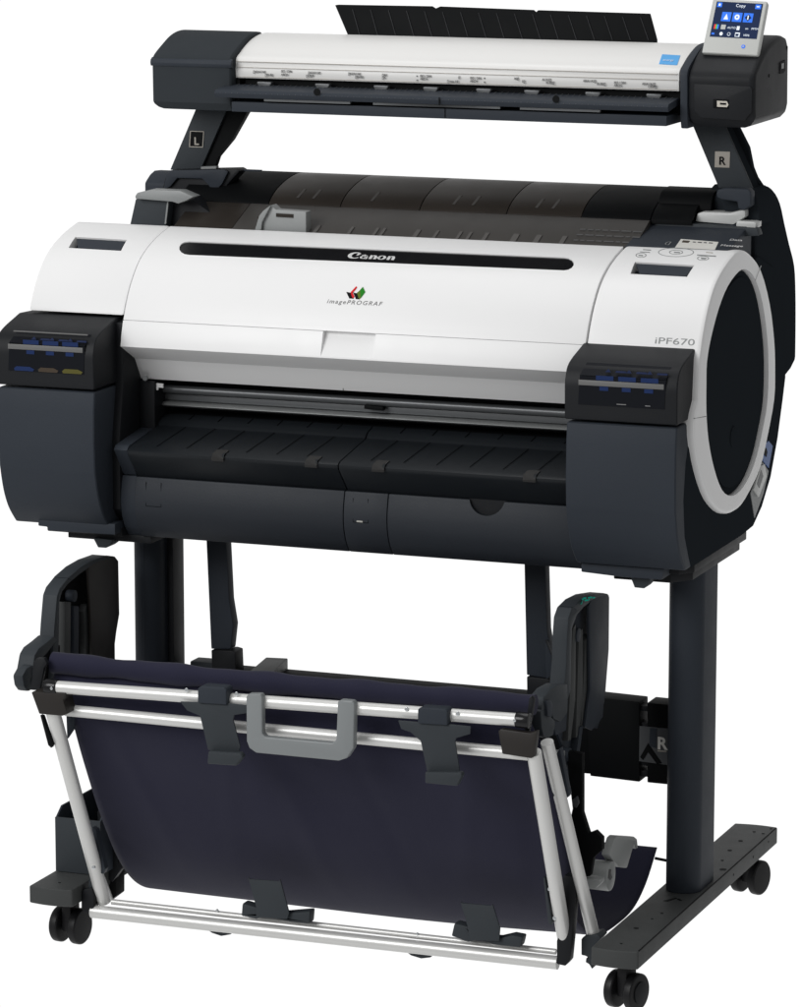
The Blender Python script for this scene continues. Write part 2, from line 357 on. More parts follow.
# inner cheeks between the tank covers and the slot
obj('cheek', exX([(.10, .865), (.06, .86), (.06, .78), (.045, .70), (.045, .60), (.08, .566), (.16, .57), (.16, .86)], -.362, -.3495), 'black', P, 'left inner cheek beside the output slot', bevel=.002)
obj('cheek', exX([(.10, .862), (.06, .862), (.06, .78), (.045, .70), (.045, .60), (.08, .566), (.16, .57), (.16, .862)], .3238, .3300), 'white', P, 'right inner cheek', bevel=.002)
obj('slot_post', box((-.3495, .112, .70), (-.326, .16, .772)), 'black', P, 'post at the left end of the output slot', bevel=.002)
hb = bmesh.new(); q = pY(146, 378, .106); cyl(q, q + V((0, -.004, 0)), .0035, 16, hb); obj('hinge_pin', hb, 'lever', lipO)
obj('lip_tab', exY([(154, 383), (163, 384), (163, 388), (158, 387.5), (158, 390), (154, 390)], .118, .003), 'white', lipO)
obj('lip_seam', box((-.044, .1166, .7742), (-.0432, .1178, .7990)), 'ink', lipO)

# --- output slot rails
obj('carriage_rail', cyl((-.3265, .145, .757), (.322, .145, .757), .006), 'railgrey', P, 'round grey rail in the output slot')
obj('carriage_rail', box((-.3265, .1485, .741), (.322, .155, .750)), 'railgrey', P, 'flat dark rail in the output slot', bevel=.001)
obj('platen_edge', exX([(.140, .7330), (.136, .7355), (.140, .7395), (.152, .7405), (.152, .731)], -.3265, .322), 'rail', P, 'silver platen edge in the output slot', bevel=.001)
obj('rail_clip', exY([(364, 405), (383, 407), (383, 411), (364, 409)], .134, .01), 'deep', P, bevel=.001)

# --- output tray : a pair of ribbed flaps with a step at the back
trayprof = [(.150, .722), (.128, .716), (.120, .7085), (.026, .6925), (.018, .6885), (.020, .682), (.052, .648), (.16, .648)]
for (a, b, lab) in ((-.3265, -.0125, 'left'), (-.0115, .3215, 'right')):
    t = obj('output_tray', exX(trayprof, a, b), 'tray', P, lab + ' half of the ribbed black output tray', bevel=.002)
    bm = bmesh.new(); n = 7
    for i in range(1, n):
        x = a + (b - a) * i / n
        prism([(x, .118, .7090), (x + .0007, .118, .7090), (x - .006, .034, .69465), (x - .0067, .034, .69465)], (0, -.0002, .0006), bm)
        prism([(x, .148, .7219), (x + .0007, .148, .7219), (x - .0006, .130, .7170), (x - .0013, .130, .7170)], (0, -.0002, .0006), bm)
    obj('tray_ribs', bm, 'deep', t)
    bm = bmesh.new()
    bm.free()
    for x in ([-.189, -.051] if lab == 'left' else [.047, .263]):
        bm = bmesh.new(); prism([(x - .009, .036, .6957), (x + .009, .036, .6957), (x + .009, .019, .6922), (x + .009, .0150, .6862), (x - .009, .0150, .6862), (x - .009, .019, .6922)], (0, .001, -.0034), bm)
        obj('tray_catch', bm, 'railgreydark', t)
obj('tray_side', exX([(.115, .706), (.03, .694), (.024, .688), (.055, .648), (.13, .648)], -.3495, -.3285), 'dark', P, 'left side rail of the output tray', bevel=.002)

# --- lower drum doors
drumprof = spline([(.048, .6475), (.0435, .630), (.0415, .612), (.044, .594), (.053, .574), (.066, .560)], 4) + [(.2, .558), (.2, .6475)]
dd = [(-.3265, -.0145, 'wide left'), (-.0135, .0495, 'narrow middle'), (.0505, .3225, 'wide right')]
for a, b, lab in dd:
    o = obj('roll_door', exX(drumprof, a, b), 'drum', P, lab + ' door of the curved lower front', bevel=.0012, bang=40)
    if lab.startswith('wide right'):
        cc = pY(486.5, 506, .046)
        cut(o, cyl((cc.x, 0, .6535), (cc.x, .058, .6535), .026, 32))
        obj('thumb_recess', cyl((cc.x, .052, .6535), (cc.x, .057, .6535), .0265, 32), 'black', o)
for pix, par in (([(353, 498), (353, 522), (368, 523), (368, 499)], 0), ([(146, 482), (146, 506), (161, 507), (161, 483)], 0)):
    bm = bmesh.new(); pts = [pY(x, y, .0412 + (.004 if y in (498, 499, 482, 483) else 0)) for x, y in pix]
    for q0, q1 in zip(pts, pts[1:]): cyl(q0, q1, .00035, 6, bm)
    obj('small_flap_outline', bm, 'deep', P)
obj('status_tag', exY([(356.5, 520.5), (362.5, 521), (362.5, 522.5), (356.5, 522)], .0405, .002), 'pale', P)
obj('drum_end', exX([(p[0] + .004, p[1]) for p in drumprof], -.3495, -.3275), 'dark', P, 'left end piece of the lower front', bevel=.0012, bang=40)

# --- stepped base plates under the case
pa, pb = pY(47.5, 531, .05), pY(68, 537.5, .07)
bm = box((pa.x, .05, pa.z), (-.35, .30, .572)); box((pb.x, .07, pb.z), (-.315, .28, pa.z - .0004), bm)
obj('base_plate', bm, 'black', P, 'stepped plate under the left end', bevel=.0015)
bm = exZ([(.335, .075), (.455, .075), (.470, .095), (.470, .345), (.335, .345)], .560, .572); exZ([(.36, .085), (.440, .085), (.462, .115), (.462, .340), (.36, .340)], .5455, .5596, bm)
obj('base_plate', bm, 'black', P, 'stepped plate under the right end', bevel=.0015)
obj('base_plate', exZ([(-.37, .10), (.37, .10), (.37, .32), (-.37, .32)], .5535, .5620), 'black', P, 'long plate under the case middle', bevel=.001)
for pix in ([(93, 538), (112, 540), (110, 545), (106, 548), (98, 547.5)], [(627, 572), (653, 575), (648, 584.5), (644, 588.5), (634.5, 587.5), (632, 581)]):
    obj('locking_lug', exY(pix, .06, .03), 'darkgrey', P, bevel=.001)
obj('base_shelf', exY([(581, 563), (664, 569), (662, 580), (620, 577), (581, 572)], .045, .05), 'dark', P, 'front step under the right end', bevel=.002)
obj('base_shelf', exY([(38, 519), (115, 524), (115, 535), (47, 530.5), (47, 527), (38, 526)], .03, .05), 'dark', P, 'front step under the left end', bevel=.002)

# --- rear top : smoked roll cover, tray and deck
arcp = spline([(.312, 1.0055), (.322, 1.0135), (.345, 1.024), (.385, 1.034), (.43, 1.038), (.48, 1.030), (.53, 1.005), (.56, .96)], 4)
seams = [-.375, -.235, -.125, -.005, .125, .235, .335, .395]
for i, (a, b) in enumerate(zip(seams, seams[1:])):
    pr = arcp + [(p[0] - .004 if p[0] > .43 else p[0], p[1] - .006) for p in arcp[::-1]]
    sc_ = obj('roll_cover', exX(pr, a + .0006, b - .0006), 'smoke', P, bevel=.001)
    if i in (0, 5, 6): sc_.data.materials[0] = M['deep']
    bm = bmesh.new()
    for k in range(random.choice((1, 2, 2))):
        x = a + (b - a) * (.35 + .22 * k)
        prism([(x, .322, 1.0130), (x + .004, .322, 1.0130), (x + .0065, .345, 1.0235), (x + .0025, .345, 1.0235)], (0, -.0008, .001), bm)
        if i in (1, 2, 3, 4): obj('moulded_arrow', bm, 'smokelow', sc_); bm = bmesh.new()
back = obj('rear_paper_tray', exX([(.228, .955), (.232, .972), (.308, 1.0040), (.312, 1.0040), (.312, .94)], -.262, .335), 'smokelow', P, 'grey sheet feed slope behind the lid', bevel=.001)
obj('rear_paper_tray', exX([(.228, .955), (.232, .972), (.308, 1.0040), (.312, 1.0040), (.312, .94)], -.352, -.2625), 'smoke', P, 'dark left end of the feed slope', bevel=.001)
bm = bmesh.new()
for px_, w in ((321, 5), (355, 4), (380, 4), (387, 4), (420, 6), (440, 4), (463, 4), (473, 4), (489, 5), (517, 8), (540, 7), (566, 6)):
    X = pY(px_, 228, .27).x
    bm = prism([(X, .236, .9740), (X + w * .0011, .236, .9740), (X + w * .0011, .258, .9832), (X, .258, .9832)], (0, -.0006, .0009))
    obj('feed_slot', bm, 'smokemark', back)
bm = bmesh.new()
for k in range(3):
    x = .245
    for _ in range(7):
        w = random.uniform(.006, .014); yy = .248 + k * .014; zz = .979 + k * .0059
        prism([(x, yy, zz), (x + w, yy, zz), (x + w, yy + .002, zz + .0012), (x, yy + .002, zz + .0012)], (0, -.0005, .0007), bm); x += w + .003
obj('small_print', bm, 'grey', back)
# grey media guide
g = obj('paper_guide', exY([(258, 236), (263, 212), (271, 205), (276, 210), (306, 212), (306, 240)], .232, .02), 'guide', P, 'grey plastic sheet guide standing behind the lid', bevel=.0015)
obj('guide_slot', exY([(276, 213.5), (293, 214.5), (293, 218), (276, 217)], .2305, .002), 'smoke', g)
obj('guide_slot', exY([(257.5, 217), (261.5, 216), (261.5, 218.5), (257.5, 219)], .2305, .002), 'smoke', g)
obj('guide_side', exY([(253, 236), (259, 216), (263, 211), (271, 205), (262, 222), (260, 237)], .226, .005), 'lever', g, bevel=.001)
# left deck block with grey lever
lb = obj('deck_block', exY([(130, 224), (135.5, 199), (169, 201), (165, 232), (129, 229)], .262, .05), 'darkgrey', P, 'dark block on the left of the deck', bevel=.002)
obj('deck_block', exY([(167, 225), (171, 199), (190, 198), (212, 214), (214, 232), (166, 232)], .280, .05), 'black', P, 'black block beside the left lever', bevel=.002)
obj('release_lever', exY([(135, 196), (137, 193), (150, 190), (180, 191), (194, 197), (186, 201), (178, 204), (172, 202), (135, 199)], .250, .025), 'lever', P, 'grey lever on the left deck block', bevel=.002)
obj('block_edge', exY([(167, 202), (168.5, 202), (166, 224), (164.5, 224)], .2612, .002), 'lever', lb)
# right control deck
panel = obj('control_panel', exX([(.226, .950), (.226, .9765), (.228, .9770), (.342, 1.0033), (.346, 1.002), (.346, .950)], .325, .470), 'dark', P, 'dark control deck at the right end', bevel=.002)
obj('deck_ridge', prism([pY(654, 221, .315), pY(757, 229, .315), pY(759, 236, .315), pY(740, 237, .315), pY(656, 229, .315)], (0, .02, 0)), 'darkgrey', P, 'raised back edge of the control deck', bevel=.002)
frp = (V((0, .268, .9903)), V((1, 0, 0)), V((0, .9744, .2249)))
def onDeck(x, y):
    d = ray(x, y); n = V((0, -.2249, .9744)); t = (V((0, .228, .9772)) - EYE).dot(n) / d.dot(n); q = EYE + d * t; return q
def deckpoly(pix, m, name, th=.0006):
    n = V((0, -.2249, .9744)); return obj(name, prism([onDeck(*q) for q in pix], n * th), m, panel)
lbl = deckpoly([(675, 248), (681, 239.5), (718.5, 242.5), (715, 250)], 'paper', 'white_label')
deckpoly([(683, 241), (690, 241.6), (688.5, 243.5), (681.8, 243)], 'brown', 'label_print', .0009)
bm = bmesh.new(); n = V((0, -.2249, .9744))
for k, (x, w) in enumerate(((693, 3), (698, 4), (704, 3), (709, 4))): prism([onDeck(x, 242.2 + k * .3), onDeck(x + w, 242.5 + k * .3), onDeck(x + w - .4, 243.3 + k * .3), onDeck(x - .4, 243 + k * .3)], n * .0009, bm)
obj('label_lines', bm, 'grey', panel)
for s, x, y in (('Data', 729, 241.0), ('Message', 720, 246.5)):
    q = onDeck(x, y); text(s, q + n * .0005, (1, 0, 0), (0, .9744, .2249), .0095, 'silverink', panel, 'panel_lettering')
q = onDeck(664, 244.5)
text('(]', q + n * .0005, (1, 0, 0), (0, .9744, .2249), .014, 'lever', panel, 'panel_symbol')
# buttons printed on the white cover
def oval(cx, cy_, rx, ry, n=20, w=.5):
    bm = bmesh.new()
    for i in range(n):
        a, b = 2 * math.pi * i / n, 2 * math.pi * (i + 1) / n
        pts = [(cx + rx * math.cos(a), cy_ + ry * math.sin(a)), (cx + rx * math.cos(b), cy_ + ry * math.sin(b)), (cx + (rx - w * 1.6) * math.cos(b), cy_ + (ry - w * .7) * math.sin(b)), (cx + (rx - w * 1.6) * math.cos(a), cy_ + (ry - w * .7) * math.sin(a))]
        onfront(pts, .0003, .0006, bm)
    return bm
for args in ((676, 252.5, 18, 4.6), (676, 252.5, 7, 2.2), (641, 255.5, 5.5, 2.3), (703, 258.5, 6, 2.2)):
    obj('button_outline', oval(*args), 'lever', capR)
for pix in ([(674, 252), (680, 252.3), (680, 253.4), (674, 253.1)], [(638.5, 255), (643, 255.3), (643, 256.4), (638.5, 256.1)], [(643, 249.5), (651, 250), (651, 250.8), (643, 250.3)], [(640, 251.8), (650, 252.3), (650, 253), (640, 252.5)], [(697, 254.8), (716, 256), (716, 257), (697, 255.8)], [(701, 257.8), (707, 258.2), (705, 259.6), (701, 259.3)]):
    onS(pix, 'lever', 'button_print', .0003, capR)
onS([(706, 252.3), (713, 252.8), (713, 253.5), (706, 253)], 'beige', 'button_print', .0003, capR)
# light grey lever blocks at the right
obj('release_lever', exY([(695, 222), (697, 213.5), (703, 212), (730, 213), (745, 209.5), (745.5, 217), (735, 224), (733, 225)], .330, .03), 'offwhite', P, 'pale grey lever on the right deck', bevel=.003)
obj('deck_cap', exY([(736, 224), (737, 221), (754, 222), (756, 223), (755.5, 229), (736, 227)], .325, .03), 'offwhite', P, 'small pale cap at the right deck', bevel=.002)
obj('roll_end_holder', exX(spline([(.35, .99), (.345, 1.02), (.36, 1.040), (.39, 1.044)], 4) + [(.46, 1.03), (.46, .96), (.36, .96)], .335, .412), 'deep', P, 'black roll end behind the control deck', bevel=.003)
# blue tag and manual pocket on the right rear
q = [(762, 446), (768, 441), (772, 446), (768, 468), (762, 461)]
tg = obj('blue_tag', exXp(q, .4768, .0012), 'bluetag', P, 'blue label behind the white ring')
obj('tag_hole', exXp([(764, 449), (766, 448), (767, 452), (766, 457), (764, 455)], .4779, .0008), 'deep', tg)
obj('connector_plate', exXp([(750, 493), (757, 472), (762, 462), (768, 471), (763, 493), (754, 518)], .4768, .001), 'lever', P, 'grey connector plate behind the white ring')
obj('connector', exXp([(752, 489), (759, 466), (763, 464), (765, 476), (757, 497)], .4777, .003), 'offwhite', P, bevel=.001)
obj('connector_slot', exXp([(757, 484), (761, 470), (763, 476), (759, 488)], .4806, .0006), 'railgrey', P)

# ================================================================== STAND
S = thing('printer_stand', 'dark steel printer stand on twin-wheel casters with two columns and a cross beam', 'stand', (0, .2, 0))
def rrect_xy(x0, y0, x1, y1, r, n=6):
    pts = []
    for cx, cy_, a0 in ((x1 - r, y1 - r, 0), (x0 + r, y1 - r, 90), (x0 + r, y0 + r, 180), (x1 - r, y0 + r, 270)):
        for i in range(n + 1):
            a = math.radians(a0 + 90 * i / n); pts.append((cx + r * math.cos(a), cy_ + r * math.sin(a)))
    return pts
def footpoly(x0, x1, ya, yb):
    n = 8; front = [(x0 + (x1 - x0) * i / n, ya - .005 * math.sin(math.pi * i / n)) for i in range(n + 1)]
    backp = [(x1 + (x0 - x1) * i / n, yb + .004 * math.sin(math.pi * i / n)) for i in range(n + 1)]
    return front + backp
FR = (.401, .466); FL = (-.418, -.352)
for (x0, x1), lab in ((FR, 'right'), (FL, 'left')):
    f = obj('foot', exZ(footpoly(x0, x1, -.123, .547), .0705, .095), 'foot', S, lab + ' foot of the stand, a flat steel bar', bevel=.0025, seg=3)
    ho = [(.5, -.095, .002), (.45, -.02, .0035), (.55, .03, .0018), (.62, .06, .0022), (.63, .345, .0022), (.55, .40, .0034), (.55, .455, .0034), (.62, .51, .0024), (.85, .505, .0024), (.9, .535, .002), (.85, .30, .005)]
    for u, y, r in ho: obj('screw_hole', cyl((x0 + (x1 - x0) * u, y, .0951), (x0 + (x1 - x0) * u, y, .0954), r, 12), 'deep', f)
    for y, z in ((.32, .083), (.42, .083), (.50, .085)): obj('side_hole', cyl((x1 - .0001, y, z), (x1 + .0003, y, z), .0018, 10), 'deep', f)
    if lab == 'right': obj('foot_seam', cyl((x1 - .0012, -.118, .0946), (x1 - .0012, .543, .0946), .0010, 8), 'deep', f)
# small arrow moulded in the right foot
bm = bmesh.new(); prism([(.425, .118, .0951), (.432, .118, .0951), (.4395, .137, .0951), (.4365, .139, .0951)], (0, 0, .0003), bm); prism([(.442, .136, .0951), (.449, .128, .0951), (.446, .126, .0951), (.440, .133, .0951)], (0, 0, .0003), bm)
obj('foot_mark', bm, 'deep', S)
# columns
for x0, x1, lab in ((.4095, .4595, 'right'), (-.391, -.349, 'left')):
    obj('column', exZ(rrect_xy(x0, .160, x1, .262, .0235, 8), .0952, .548), 'dark', S, lab + ' oval steel column', bevel=.0012, bang=60)
    if lab == 'left':
        obj('column_channel', box((-.352, .20, .0952), (-.3405, .24, .548)), 'black', S, 'channel on the inner side of the left column', bevel=.002)
# casters
cast = []
def caster(x, y, first=[None]):
    if first[0] is None:
        stem = obj('caster', cyl((0, 0, .058), (0, 0, .0665), .0115, 20), 'tyre', S, 'black twin-wheel caster')
        obj('stem_ring', cyl((0, 0, .0666), (0, 0, .0704), .0085, 18), 'chrome', stem)
        bm = box((-.0075, -.012, .018), (.0075, .014, .060)); obj('fork', bm, 'tyre', stem, bevel=.003)
        for s in (-1, 1):
            w = obj('wheel', cyl((s * .0085, 0, .0255), (s * .0215, 0, .0255), .0255, 36), 'tyre', stem, bevel=.004, seg=3)
            obj('wheel_hub', cyl((s * .0212, 0, .0255), (s * .0235, 0, .0255), .015, 24), 'black', w, bevel=.0008)
        first[0] = stem; o = stem
        bpy.context.view_layer.update()
    else:
        o = first[0].copy(); COL.objects.link(o)
        for ch in first[0].children:
            c_ = ch.copy(); COL.objects.link(c_); c_.parent = o
    o.location = V((x, y, 0)) - V(S.location)
    return o
for (x, y, a) in ((.4345, -.074, -14), (.4330, .520, -14), (-.3850, -.062, -6), (-.3850, .520, 10)):
    caster(x, y).rotation_euler.z = math.radians(a)
# cross beam: long channel, plates, connectors
obj('cross_beam', box((-.30, .262, .225), (.305, .300, .330)), 'deep', S, 'black cross beam between the columns', bevel=.002)
obj('beam_plate', exY([(585, 696), (639.5, 702), (639.5, 782), (590, 776)], .235, .04), 'deep', S, 'black plate at the right end of the beam', bevel=.002)
obj('beam_plate', exY([(647, 702.5), (672, 705), (672, 785), (647, 782.5)], .235, .04), 'deep', S, 'narrow black plate against the right column', bevel=.002)
bm = exY([(638, 705), (648, 706), (648, 711.5), (638, 710.5)], .24, .02); exY([(638, 770), (648, 771), (648, 777), (638, 776)], .24, .02, bm); exY([(639, 722), (648, 723), (648, 766), (639, 765)], .24, .02, bm)
obj('beam_connector', bm, 'black', S, bevel=.001)
st = obj('direction_sticker', exY([(639.5, 726), (669, 728.5), (668, 765), (639, 761)], .2325, .002), 'railgrey', S, 'grey sticker with letter R and an arrow')
obj('sticker_arrow', exY([(640, 757), (648, 743), (662, 763), (657, 764), (648, 752), (643, 760)], .2318, .0007), 'deep', st)
obj('sticker_patch', exY([(650, 728), (657, 728.5), (656, 748), (649, 746)], .2318, .0007), 'dark', st)
q = pY(657, 748.5, .2315); text('R', q, (1, 0, 0), (0, 0, 1), .024, 'paper', st, 'sticker_letter', bold=.03)
obj('sticker_underline', exY([(657.5, 750), (666.5, 750.7), (666.5, 752), (657.5, 751.3)], .2312, .0005), 'beige', st)
obj('beam_bracket', exY([(190, 661), (216, 663), (216, 675), (190, 673)], .235, .03), 'darkgrey', S, bevel=.002)
obj('beam_joint', exY([(217, 663), (222, 664), (222, 672), (217, 671)], .24, .02), 'deep', S)
bm = prism([pZ(240, 679, .345), pZ(266, 657, .345), pZ(288, 658, .345), pZ(262, 682, .345)], (0, 0, -.03))
obj('beam_block', bm, 'foot', S, 'grey box section on top of the beam', bevel=.002)
obj('cable', cyl(pY(655, 858, .30), pY(670, 861, .30), .0022, 8), 'deep', S, 'short black cable behind the right column')
# roll support posts hanging below the case
for pts, lo in ((((206, 538), (226, 540), (229, 600), (233, 625), (230.5, 649), (211, 649)), ((211, 650), (230, 650.5), (235, 652), (236, 675), (212, 675))),
                (((524, 560), (545, 562), (547, 630), (551, 655), (546, 678), (526.5, 675)), ((526.5, 676.5), (549, 679), (551, 680), (551, 702), (527, 702)))):
    p_ = obj('support_post', exY(pts, .22, .02), 'dark', S, 'thin dark post hanging under the printer', bevel=.002)
    obj('post_socket', exY(lo, .215, .03), 'black', S, bevel=.002)
obj('post_hook', exY([(545, 640), (549, 650), (551.5, 656), (551.5, 676), (546, 679)], .21, .01), 'dark', S, bevel=.001)

# ================================================================== BASKET
B = thing('paper_basket', 'navy cloth paper catch basket with silver tube frame hung under the printer', 'basket', (0, -.05, .02))
YF = -.217
# cloth sheet
prof = spline([(-.168, .415), (-.176, .395), (-.172, .360), (-.152, .318), (-.120, .260), (-.085, .198), (-.040, .132), (.006, .086), (.055, .056), (.11, .040), (.175, .034), (.25, .038), (.31, .062), (.362, .099)], 5)
bm = bmesh.new(); nx = 70; rows = []
def edgeX(y, z, s):
    if s > 0: return .340 + (.018 * min(1, max(0, (z - .09) / .1)) * min(1, max(0, (.405 - z) / .03)) if y < 0 else 0) - (.008 if z > .38 else 0)
    return -.327 - .024 * min(1, max(0, (z - .37) / .03))
for j, (y, z) in enumerate(prof):
    row = []
    for i in range(nx + 1):
        u = i / nx; x = edgeX(y, z, -1) * (1 - u) + edgeX(y, z, 1) * u
        k = min(1, j / 12) * min(1, (len(prof) - 1 - j) / 6 + .2)
        dz = k * (.0022 * math.sin(9 * u + .12 * j) + .0028 * math.sin(17 * u - .21 * j + 1) * math.sin(.15 * j) + .0035 * math.exp(-((u - .44 - .004 * (j - 20)) / .02) ** 2) * math.exp(-((j - 24) / 10) ** 2))
        for uc, sl_, am in ((.12, .004, .003), (.30, -.003, .0025), (.63, .005, -.0028), (.80, -.004, .003), (.93, -.002, -.003)):
            dz += k * am * math.exp(-((u - uc - sl_ * (j - 22)) / .014) ** 2) * math.exp(-((j - 20) / 13) ** 2)
        sag = -.004 * math.sin(math.pi * u) * k
        if j > len(prof) - 22: sag -= .008 * math.sin(math.pi * u) * 0
        row.append(bm.verts.new((x, y - dz, z + dz * .6 + sag)))
    rows.append(row)
for a, b in zip(rows, rows[1:]):
    for i in range(nx): bm.faces.new((a[i], a[i + 1], b[i + 1], b[i]))
cl = obj('basket_cloth', bm, 'cloth', B, 'sagging navy cloth sheet', smooth=180)
md = cl.modifiers.new('s', 'SOLIDIFY'); md.thickness = .0015
# rolled hem over the rear top bar
bm = bmesh.new(); nseg = 60; ring = []
for i in range(nseg + 1):
    u = i / nseg; x = -.352 + .690 * u
    r = .0135 + .0012 * math.sin(31 * u) + .0006 * math.sin(67 * u + 2)
    ring.append([bm.verts.new((x, -.172 + r * math.cos(t), .427 - .002 * math.sin(math.pi * u) + r * 1.05 * math.sin(t))) for t in [2 * math.pi * k / 18 for k in range(18)]])
for a, b in zip(ring, ring[1:]):
    for k in range(18): bm.faces.new((a[k], a[(k + 1) % 18], b[(k + 1) % 18], b[k]))
bm.faces.new(ring[0]); bm.faces.new(ring[-1][::-1])
obj('cloth_hem', bm, 'cloth', B, 'rolled navy hem along the top of the cloth', smooth=80)

def tube(a, b, r, name='frame_tube', lab=None, m='silver'):
    return obj(name, cyl(a, b, r, 28), m, B, lab)
def screws(par, pix, Y, r=.0028):
    for x, y in pix:
        q = pY(x, y, Y); obj('screw', cyl(q, q + V((0, -.0022, 0)), r, 12), 'chrome', par, bevel=.0006)
tA, tB = pY(52, 686.5, YF), pY(523, 720, YF)
t = tube(tA, tB, .0086, lab='upper front tube'); screws(t, ((187, 689.5), (237, 693.5), (407, 709), (458, 713.5)), YF - .007)
screws(t, ((52, 688), (515, 720)), YF - .0085, .0022)
for q, d in ((tA, -1), (tB, 1)):
    obj('tube_cap', cyl(q + V((-.009, 0, 0)), q + V((.009, 0, 0)), .0105, 20), 'gloss', B, bevel=.002)
t2 = tube(pY(66, 710, -.195), pY(535, 755, -.195), .0080, lab='second tube across the cloth')
# side tubes of the front frame
lt = tube(pY(52, 708, -.213), pY(104, 901, -.075), .0098, lab='left tube of the swinging front frame')
rt = tube(pY(534, 752, -.213), pY(565.5, 944, -.080), .0098, lab='right tube of the swinging front frame')
screws(lt, ((86, 839), (94, 867)), -.120); screws(rt, ((550, 888.5), (555, 917.5)), -.108)
tube(pY(547, 742, -.185), pY(594, 937, -.055), .0086, lab='right tube standing on the stand foot')
lb_ = tube(pY(100, 878, -.02), pY(108, 899, -.0), .0075, lab='left tube standing on the stand foot')
obj('tube_socket', exY([(82, 869), (92, 880), (104, 905), (116, 896), (116, 870), (100, 860)], .0, .03), 'deep', B, bevel=.002)
# bottom rails
r1 = tube(pY(92, 911, -.088), pY(558, 962.5, -.088), .0092, lab='thick bottom front rail')
r2 = tube(pY(112, 901.5, -.076), pY(556, 951.5, -.076), .0040, lab='thin bottom rail behind')
screws(r2, ((217.5, 910), (417.5, 933.5)), -.078, .002)
obj('rail_end', exY([(81, 893), (84, 889), (92, 888), (94, 897), (93, 915), (86, 913), (81, 909)], -.095, .018), 'black', B, 'left black end bracket of the bottom rails', bevel=.002)
obj('link_bar', exY([(88, 890), (91, 861), (95, 860), (93.5, 890)], -.088, .006), 'darkgrey', B, bevel=.001)
obj('rail_end', exY([(556.5, 941), (563.4, 922), (562, 880), (564, 875), (573, 877), (576, 886), (573, 925), (569.5, 961), (565, 966), (556.5, 964)], -.095, .018), 'black', B, 'right black link bracket of the bottom rails', bevel=.002)
obj('tube_socket', exY([(581, 939), (584, 936), (597, 934), (601, 938), (592, 948), (592, 962), (586, 956), (581, 955)], -.070, .03), 'darkgrey', B, 'dark socket holding the tube to the right foot', bevel=.002)
obj('socket_foot', exY([(586, 958), (593, 959), (592, 969), (589, 964), (585.5, 962)], -.070, .02), 'darkgrey', B, bevel=.001)
for pix in ([(204, 924), (236, 927), (236, 930), (230, 934.5), (221, 936), (212, 933), (206, 929)], [(404, 947), (436, 950.5), (436, 953), (430, 957.5), (421, 958.5), (411, 955.5), (405, 951)]):
    obj('rail_pad', exY(pix, -.080, .022), 'darkgrey', B, 'dark half-round pad under the bottom rail', bevel=.0015)
# silver side plates next to tubes
obj('tube_guard', exY([(543, 877), (545, 878), (552, 922), (551, 925), (548, 923)], -.110, .01), 'darkgrey', B, bevel=.001)
obj('tube_guard', exY([(88.5, 831), (92, 827), (96, 830), (105, 869), (103, 874), (100, 873), (89.5, 838)], -.10, .012), 'dark', B, bevel=.001)
obj('tube_guard', exY([(543, 758), (546, 762), (555, 794), (553, 797)], -.16, .012), 'dark', B, bevel=.001)
obj('tube_guard', exY([(557, 752), (560, 748), (569, 795), (567, 798), (562, 796)], -.14, .012), 'dark', B, bevel=.001)
obj('tube_guard', exY([(40, 715), (42.5, 716), (52.5, 745), (51, 748), (48, 745)], -.205, .008), 'deep', B, bevel=.0008)
# brown brackets at the upper corners
obj('corner_bracket', exY([(31, 692), (66, 693), (63, 700), (67, 714), (62, 716), (39, 714)], -.225, .03), 'brownplate', B, 'brown black bracket at the upper left corner', bevel=.002)
obj('corner_bracket', exY([(498, 731), (501, 729), (530, 733), (537, 731), (534, 757), (531, 758.5), (502, 754)], -.225, .012), 'brownplate', B, 'brown black bracket at the upper right corner', bevel=.002)
obj('bracket_ear', exY([(33, 662), (37, 658), (44, 658), (47, 664), (44, 668), (40, 690), (31, 690)], -.200, .008), 'black', B, bevel=.0015)
obj('bracket_ear', exY([(528, 706), (529, 698), (531, 696), (534, 700), (529, 732), (524, 732)], -.205, .008), 'black', B, bevel=.0015)
obj('lower_gusset', exY([(66, 712), (75, 715), (73, 730), (67, 739)], -.17, .006), 'dark', B, bevel=.001)

# clips on the front tube
def clip(pts, lip_, wrap, Y, lab):
    c_ = obj('paper_clip', exY(pts, Y, .003), 'darkgrey', B, lab, bevel=.001)
    if lip_: obj('clip_lip', exY(lip_, Y - .010, .012), 'darkgrey', c_, bevel=.003, seg=3)
    if wrap: obj('clip_wrap', exY(wrap, Y - .004, .022), 'dark', c_, bevel=.003, seg=3)
clip([(180, 701.5), (197.5, 702), (226.6, 703), (250, 705.6), (248, 713), (234, 715), (233, 720), (240, 746), (239, 753), (208, 750), (200, 716), (187, 710.5)],
     [(208, 751), (240, 753), (243, 757), (236, 766), (207, 764)], [(197.5, 688.5), (201, 686), (224, 687.5), (226.5, 690), (226.5, 705), (197.5, 703)], -.231, 'left clip on the upper tube')
clip([(398, 720.5), (417.5, 722), (447.5, 724), (470.5, 726.5), (470, 734), (456, 738), (455, 741), (459.5, 771), (427, 771), (420.5, 741), (410, 732), (401, 729)],
     [(425, 772), (460.5, 772.5), (462, 775), (457, 786), (425, 783)], [(417.5, 709.5), (420, 707.5), (444, 709), (447.5, 711), (447.5, 725.5), (417.5, 723.5)], -.231, 'right clip on the upper tube')
